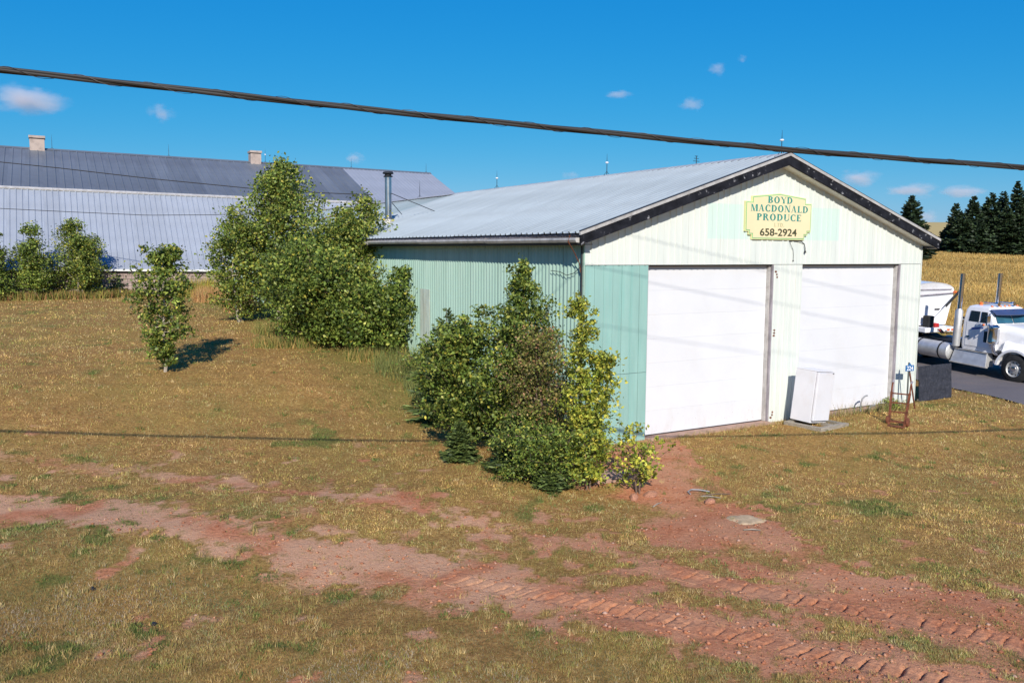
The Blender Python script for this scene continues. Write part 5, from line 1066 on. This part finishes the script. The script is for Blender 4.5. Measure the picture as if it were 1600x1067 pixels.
MB().box(-4.6, -2.75, -.62, .62, 1.003, 1.05).obj('deck_plate', M['chassis'], tk)
MB().tube([(-3.15, -.28, 1.0), (-3.15, -.22, 1.85), (-3.15, .0, 2.0), (-3.15, .22, 1.85), (-3.15, .28, 1.0)], .045, 8).obj('hose_stand', M['chassis'], tk, smooth_=True)
for k in range(4): MB().tube([(-3.15, -.12+.08*k, 1.9), (-3.4, -.12+.08*k, 1.35), (-4.0, -.1+.06*k, 1.25), (-4.5, -.1+.06*k, 1.6)], .018, 6).obj('air_hose', M['red_paint'] if k == 1 else M['chassis'], tk, smooth_=True)
# trailer behind it
tr_ = empty('grain_trailer', (tx, ty, gzf(18.46, 31.33)+.005), TROT); tag(tr_, 'white round topped trailer behind the truck, half hidden by the warehouse', 'trailer')
def arch(x, hw, hb, z0, z1, z2, n=10):
    P = [(x, -hb, z0), (x, hb, z0), (x, hw, z1)]
    for i in range(1, n): a = math.pi*i/n; P.append((x, hw*math.cos(a), z1+(z2-z1)*math.sin(a)**.8))
    P.append((x, -hw, z1)); return P
MB().loft([arch(-4.75, 1.20, .88, 1.56, 2.86, 3.20), arch(-4.7, 1.27, .93, 1.50, 2.88, 3.27), arch(-13.6, 1.27, .93, 1.50, 2.88, 3.27), arch(-13.65, 1.2, .88, 1.56, 2.86, 3.2)]).obj('hopper_body', M['truck_white'], tr_, smooth_=True)
MB().tube([(-4.70, -.95, 2.72), (-4.70, 1.34, 2.82)], .03, 8).obj('tarp_bar', M['jamb'], tr_, smooth_=True)
MB().box(-4.735, -4.70, -1.12, 1.12, 2.95, 2.99).obj('front_rail', M['jamb'], tr_)
MB().tube([(-4.55, -.15, 1.60), (-4.5, .62, 2.3)], .022, 8).obj('crank_rod', M['alu'], tr_, smooth_=True)
MB().tube([(-4.5, .60, 2.28), (-4.46, 1.28, 2.90), (-4.46, 1.36, 2.92)], .05, 8).obj('crank_arm', M['chassis'], tr_, smooth_=True)
MB().lathe([(.02, -.04), (.06, -.04), (.06, .04), (.02, .04)], (-4.62, 1.22, 2.86), 'y', 10).obj('marker_light', M['amber'], tr_, smooth_=True)
MB().box(-4.73, -4.70, .25, .52, 2.12, 2.17).obj('badge', M['chassis'], tr_)
MB().box(-4.95, -4.2, -.8, .95, 1.25, 1.45).obj('nose_deck', M['truck_white'], tr_, bevel=.03)
MB().box(-4.5, -4.25, -.20, .05, 1.45, 1.62).obj('gearbox', M['red_paint'], tr_, bevel=.05); MB().box(-4.6, -4.3, -.55, -.22, 1.45, 1.92).obj('motor', M['chassis'], tr_, bevel=.04)
MB().box(-4.21, -4.19, .45, .60, 1.30, 1.38).obj('tail_lamp', M['amber'], tr_); MB().box(-4.21, -4.19, .70, .82, 1.30, 1.38).obj('tail_lamp', M['amber'], tr_)
tf = MB()
for y in (-.45, .45): tf.box(-13.4, -4.9, y-.06, y+.06, 1.16, 1.48)
tf.box(-12.9, -11.0, -.5, .5, .95, 1.158); tf.obj('trailer_frame', M['chassis'], tr_)
for x in (-11.3, -12.6):
    for y in (-.95, .95): wheel(tr_, x, y, .52, .58)
for y in (-.6, .6): MB().box(-7.25, -7.1, y-.07, y+.07, .30, 1.16).obj('landing_leg', M['chassis'], tr_)

# ------------------------------------------------------------------ small fair weather clouds
def cloud_mat(seed):
    m = bpy.data.materials.new('cloud_vapour'); m.use_nodes = True; nt = m.node_tree; nt.nodes.clear(); L = nt.links
    out = _n(nt, 'ShaderNodeOutputMaterial'); pv = _n(nt, 'ShaderNodeVolumePrincipled'); pv.inputs['Color'].default_value = (.95, .93, .96, 1); pv.inputs['Anisotropy'].default_value = .0
    tc = _n(nt, 'ShaderNodeTexCoord').outputs['Object']
    ln = _n(nt, 'ShaderNodeVectorMath', operation='LENGTH'); L.new(tc, ln.inputs[0])
    nz = _n(nt, 'ShaderNodeTexNoise', noise_dimensions='4D'); nz.inputs['Scale'].default_value = 1.5; nz.inputs['Detail'].default_value = 5; nz.inputs['Roughness'].default_value = .6; nz.inputs['W'].default_value = seed*3.7; L.new(tc, nz.inputs['Vector'])
    d = mth(nt, 'SUBTRACT', 1.0, ln.outputs['Value']); d = mth(nt, 'ADD', d, mth(nt, 'MULTIPLY_ADD', nz.outputs['Fac'], 2.3, -1.42)); d = mth(nt, 'MULTIPLY', d, .026, clamp=False); d = mth(nt, 'MAXIMUM', d, 0.0)
    edge = mth(nt, 'MULTIPLY', mth(nt, 'SUBTRACT', 1.0, ln.outputs['Value'], clamp=True), 3.0, clamp=True)
    L.new(mth(nt, 'MULTIPLY', d, edge), pv.inputs['Density']); L.new(pv.outputs[0], out.inputs['Volume']); return m
def cloud(px, py, wpx, hpx, seed, label, D=2600.):
    a, b = (px-800)/1346.35, (533.5-py)/1346.35
    d = Vector((a, math.cos(PITCH)+b*math.sin(PITCH), -math.sin(PITCH)+b*math.cos(PITCH)))
    k = D/d.y; s = D/1346.35
    bm = bmesh.new(); bmesh.ops.create_icosphere(bm, subdivisions=3, radius=1.0); me = bpy.data.meshes.new('cloud'); bm.to_mesh(me); bm.free(); me.materials.append(cloud_mat(seed))
    o = obj('cloud', me, None, (d.x*k, d.y*k, CAM_H+d.z*k)); o.scale = (wpx*s*.56, wpx*s*.42, hpx*s*.66); tag(o, label, 'cloud', 'small clouds')
for i, (px, py, w_, h_, lb) in enumerate([(1118, 107, 34, 20, 'small white cloud high above the gable'), (1078, 162, 44, 22, 'small white cloud left of the gable top, just under the highest one'), (1157, 90, 18, 14, 'faint wisp of cloud right of the highest small cloud'), (1338, 276, 80, 26, 'flat lilac cloud over the right roof slope'), (1425, 294, 92, 24, 'lilac cloud over the lone spruce'), (1505, 296, 84, 20, 'faint lilac cloud left of the tallest far spruce'), (1447, 336, 44, 24, 'pale cloud low on the horizon beside the lone spruce'), (250, 180, 46, 28, 'small cloud under the cable at the left'), (42, 160, 130, 46, 'pinkish cloud bank at the left edge of the sky'), (553, 249, 40, 20, 'faint pinkish cloud above the barn ridge'), (890, 274, 34, 14, 'tiny pale cloud just above the warehouse ridge'), (965, 147, 50, 12, 'thin faint streak of cloud above the warehouse ridge')]):
    cloud(px, py, w_, h_, i, lb)
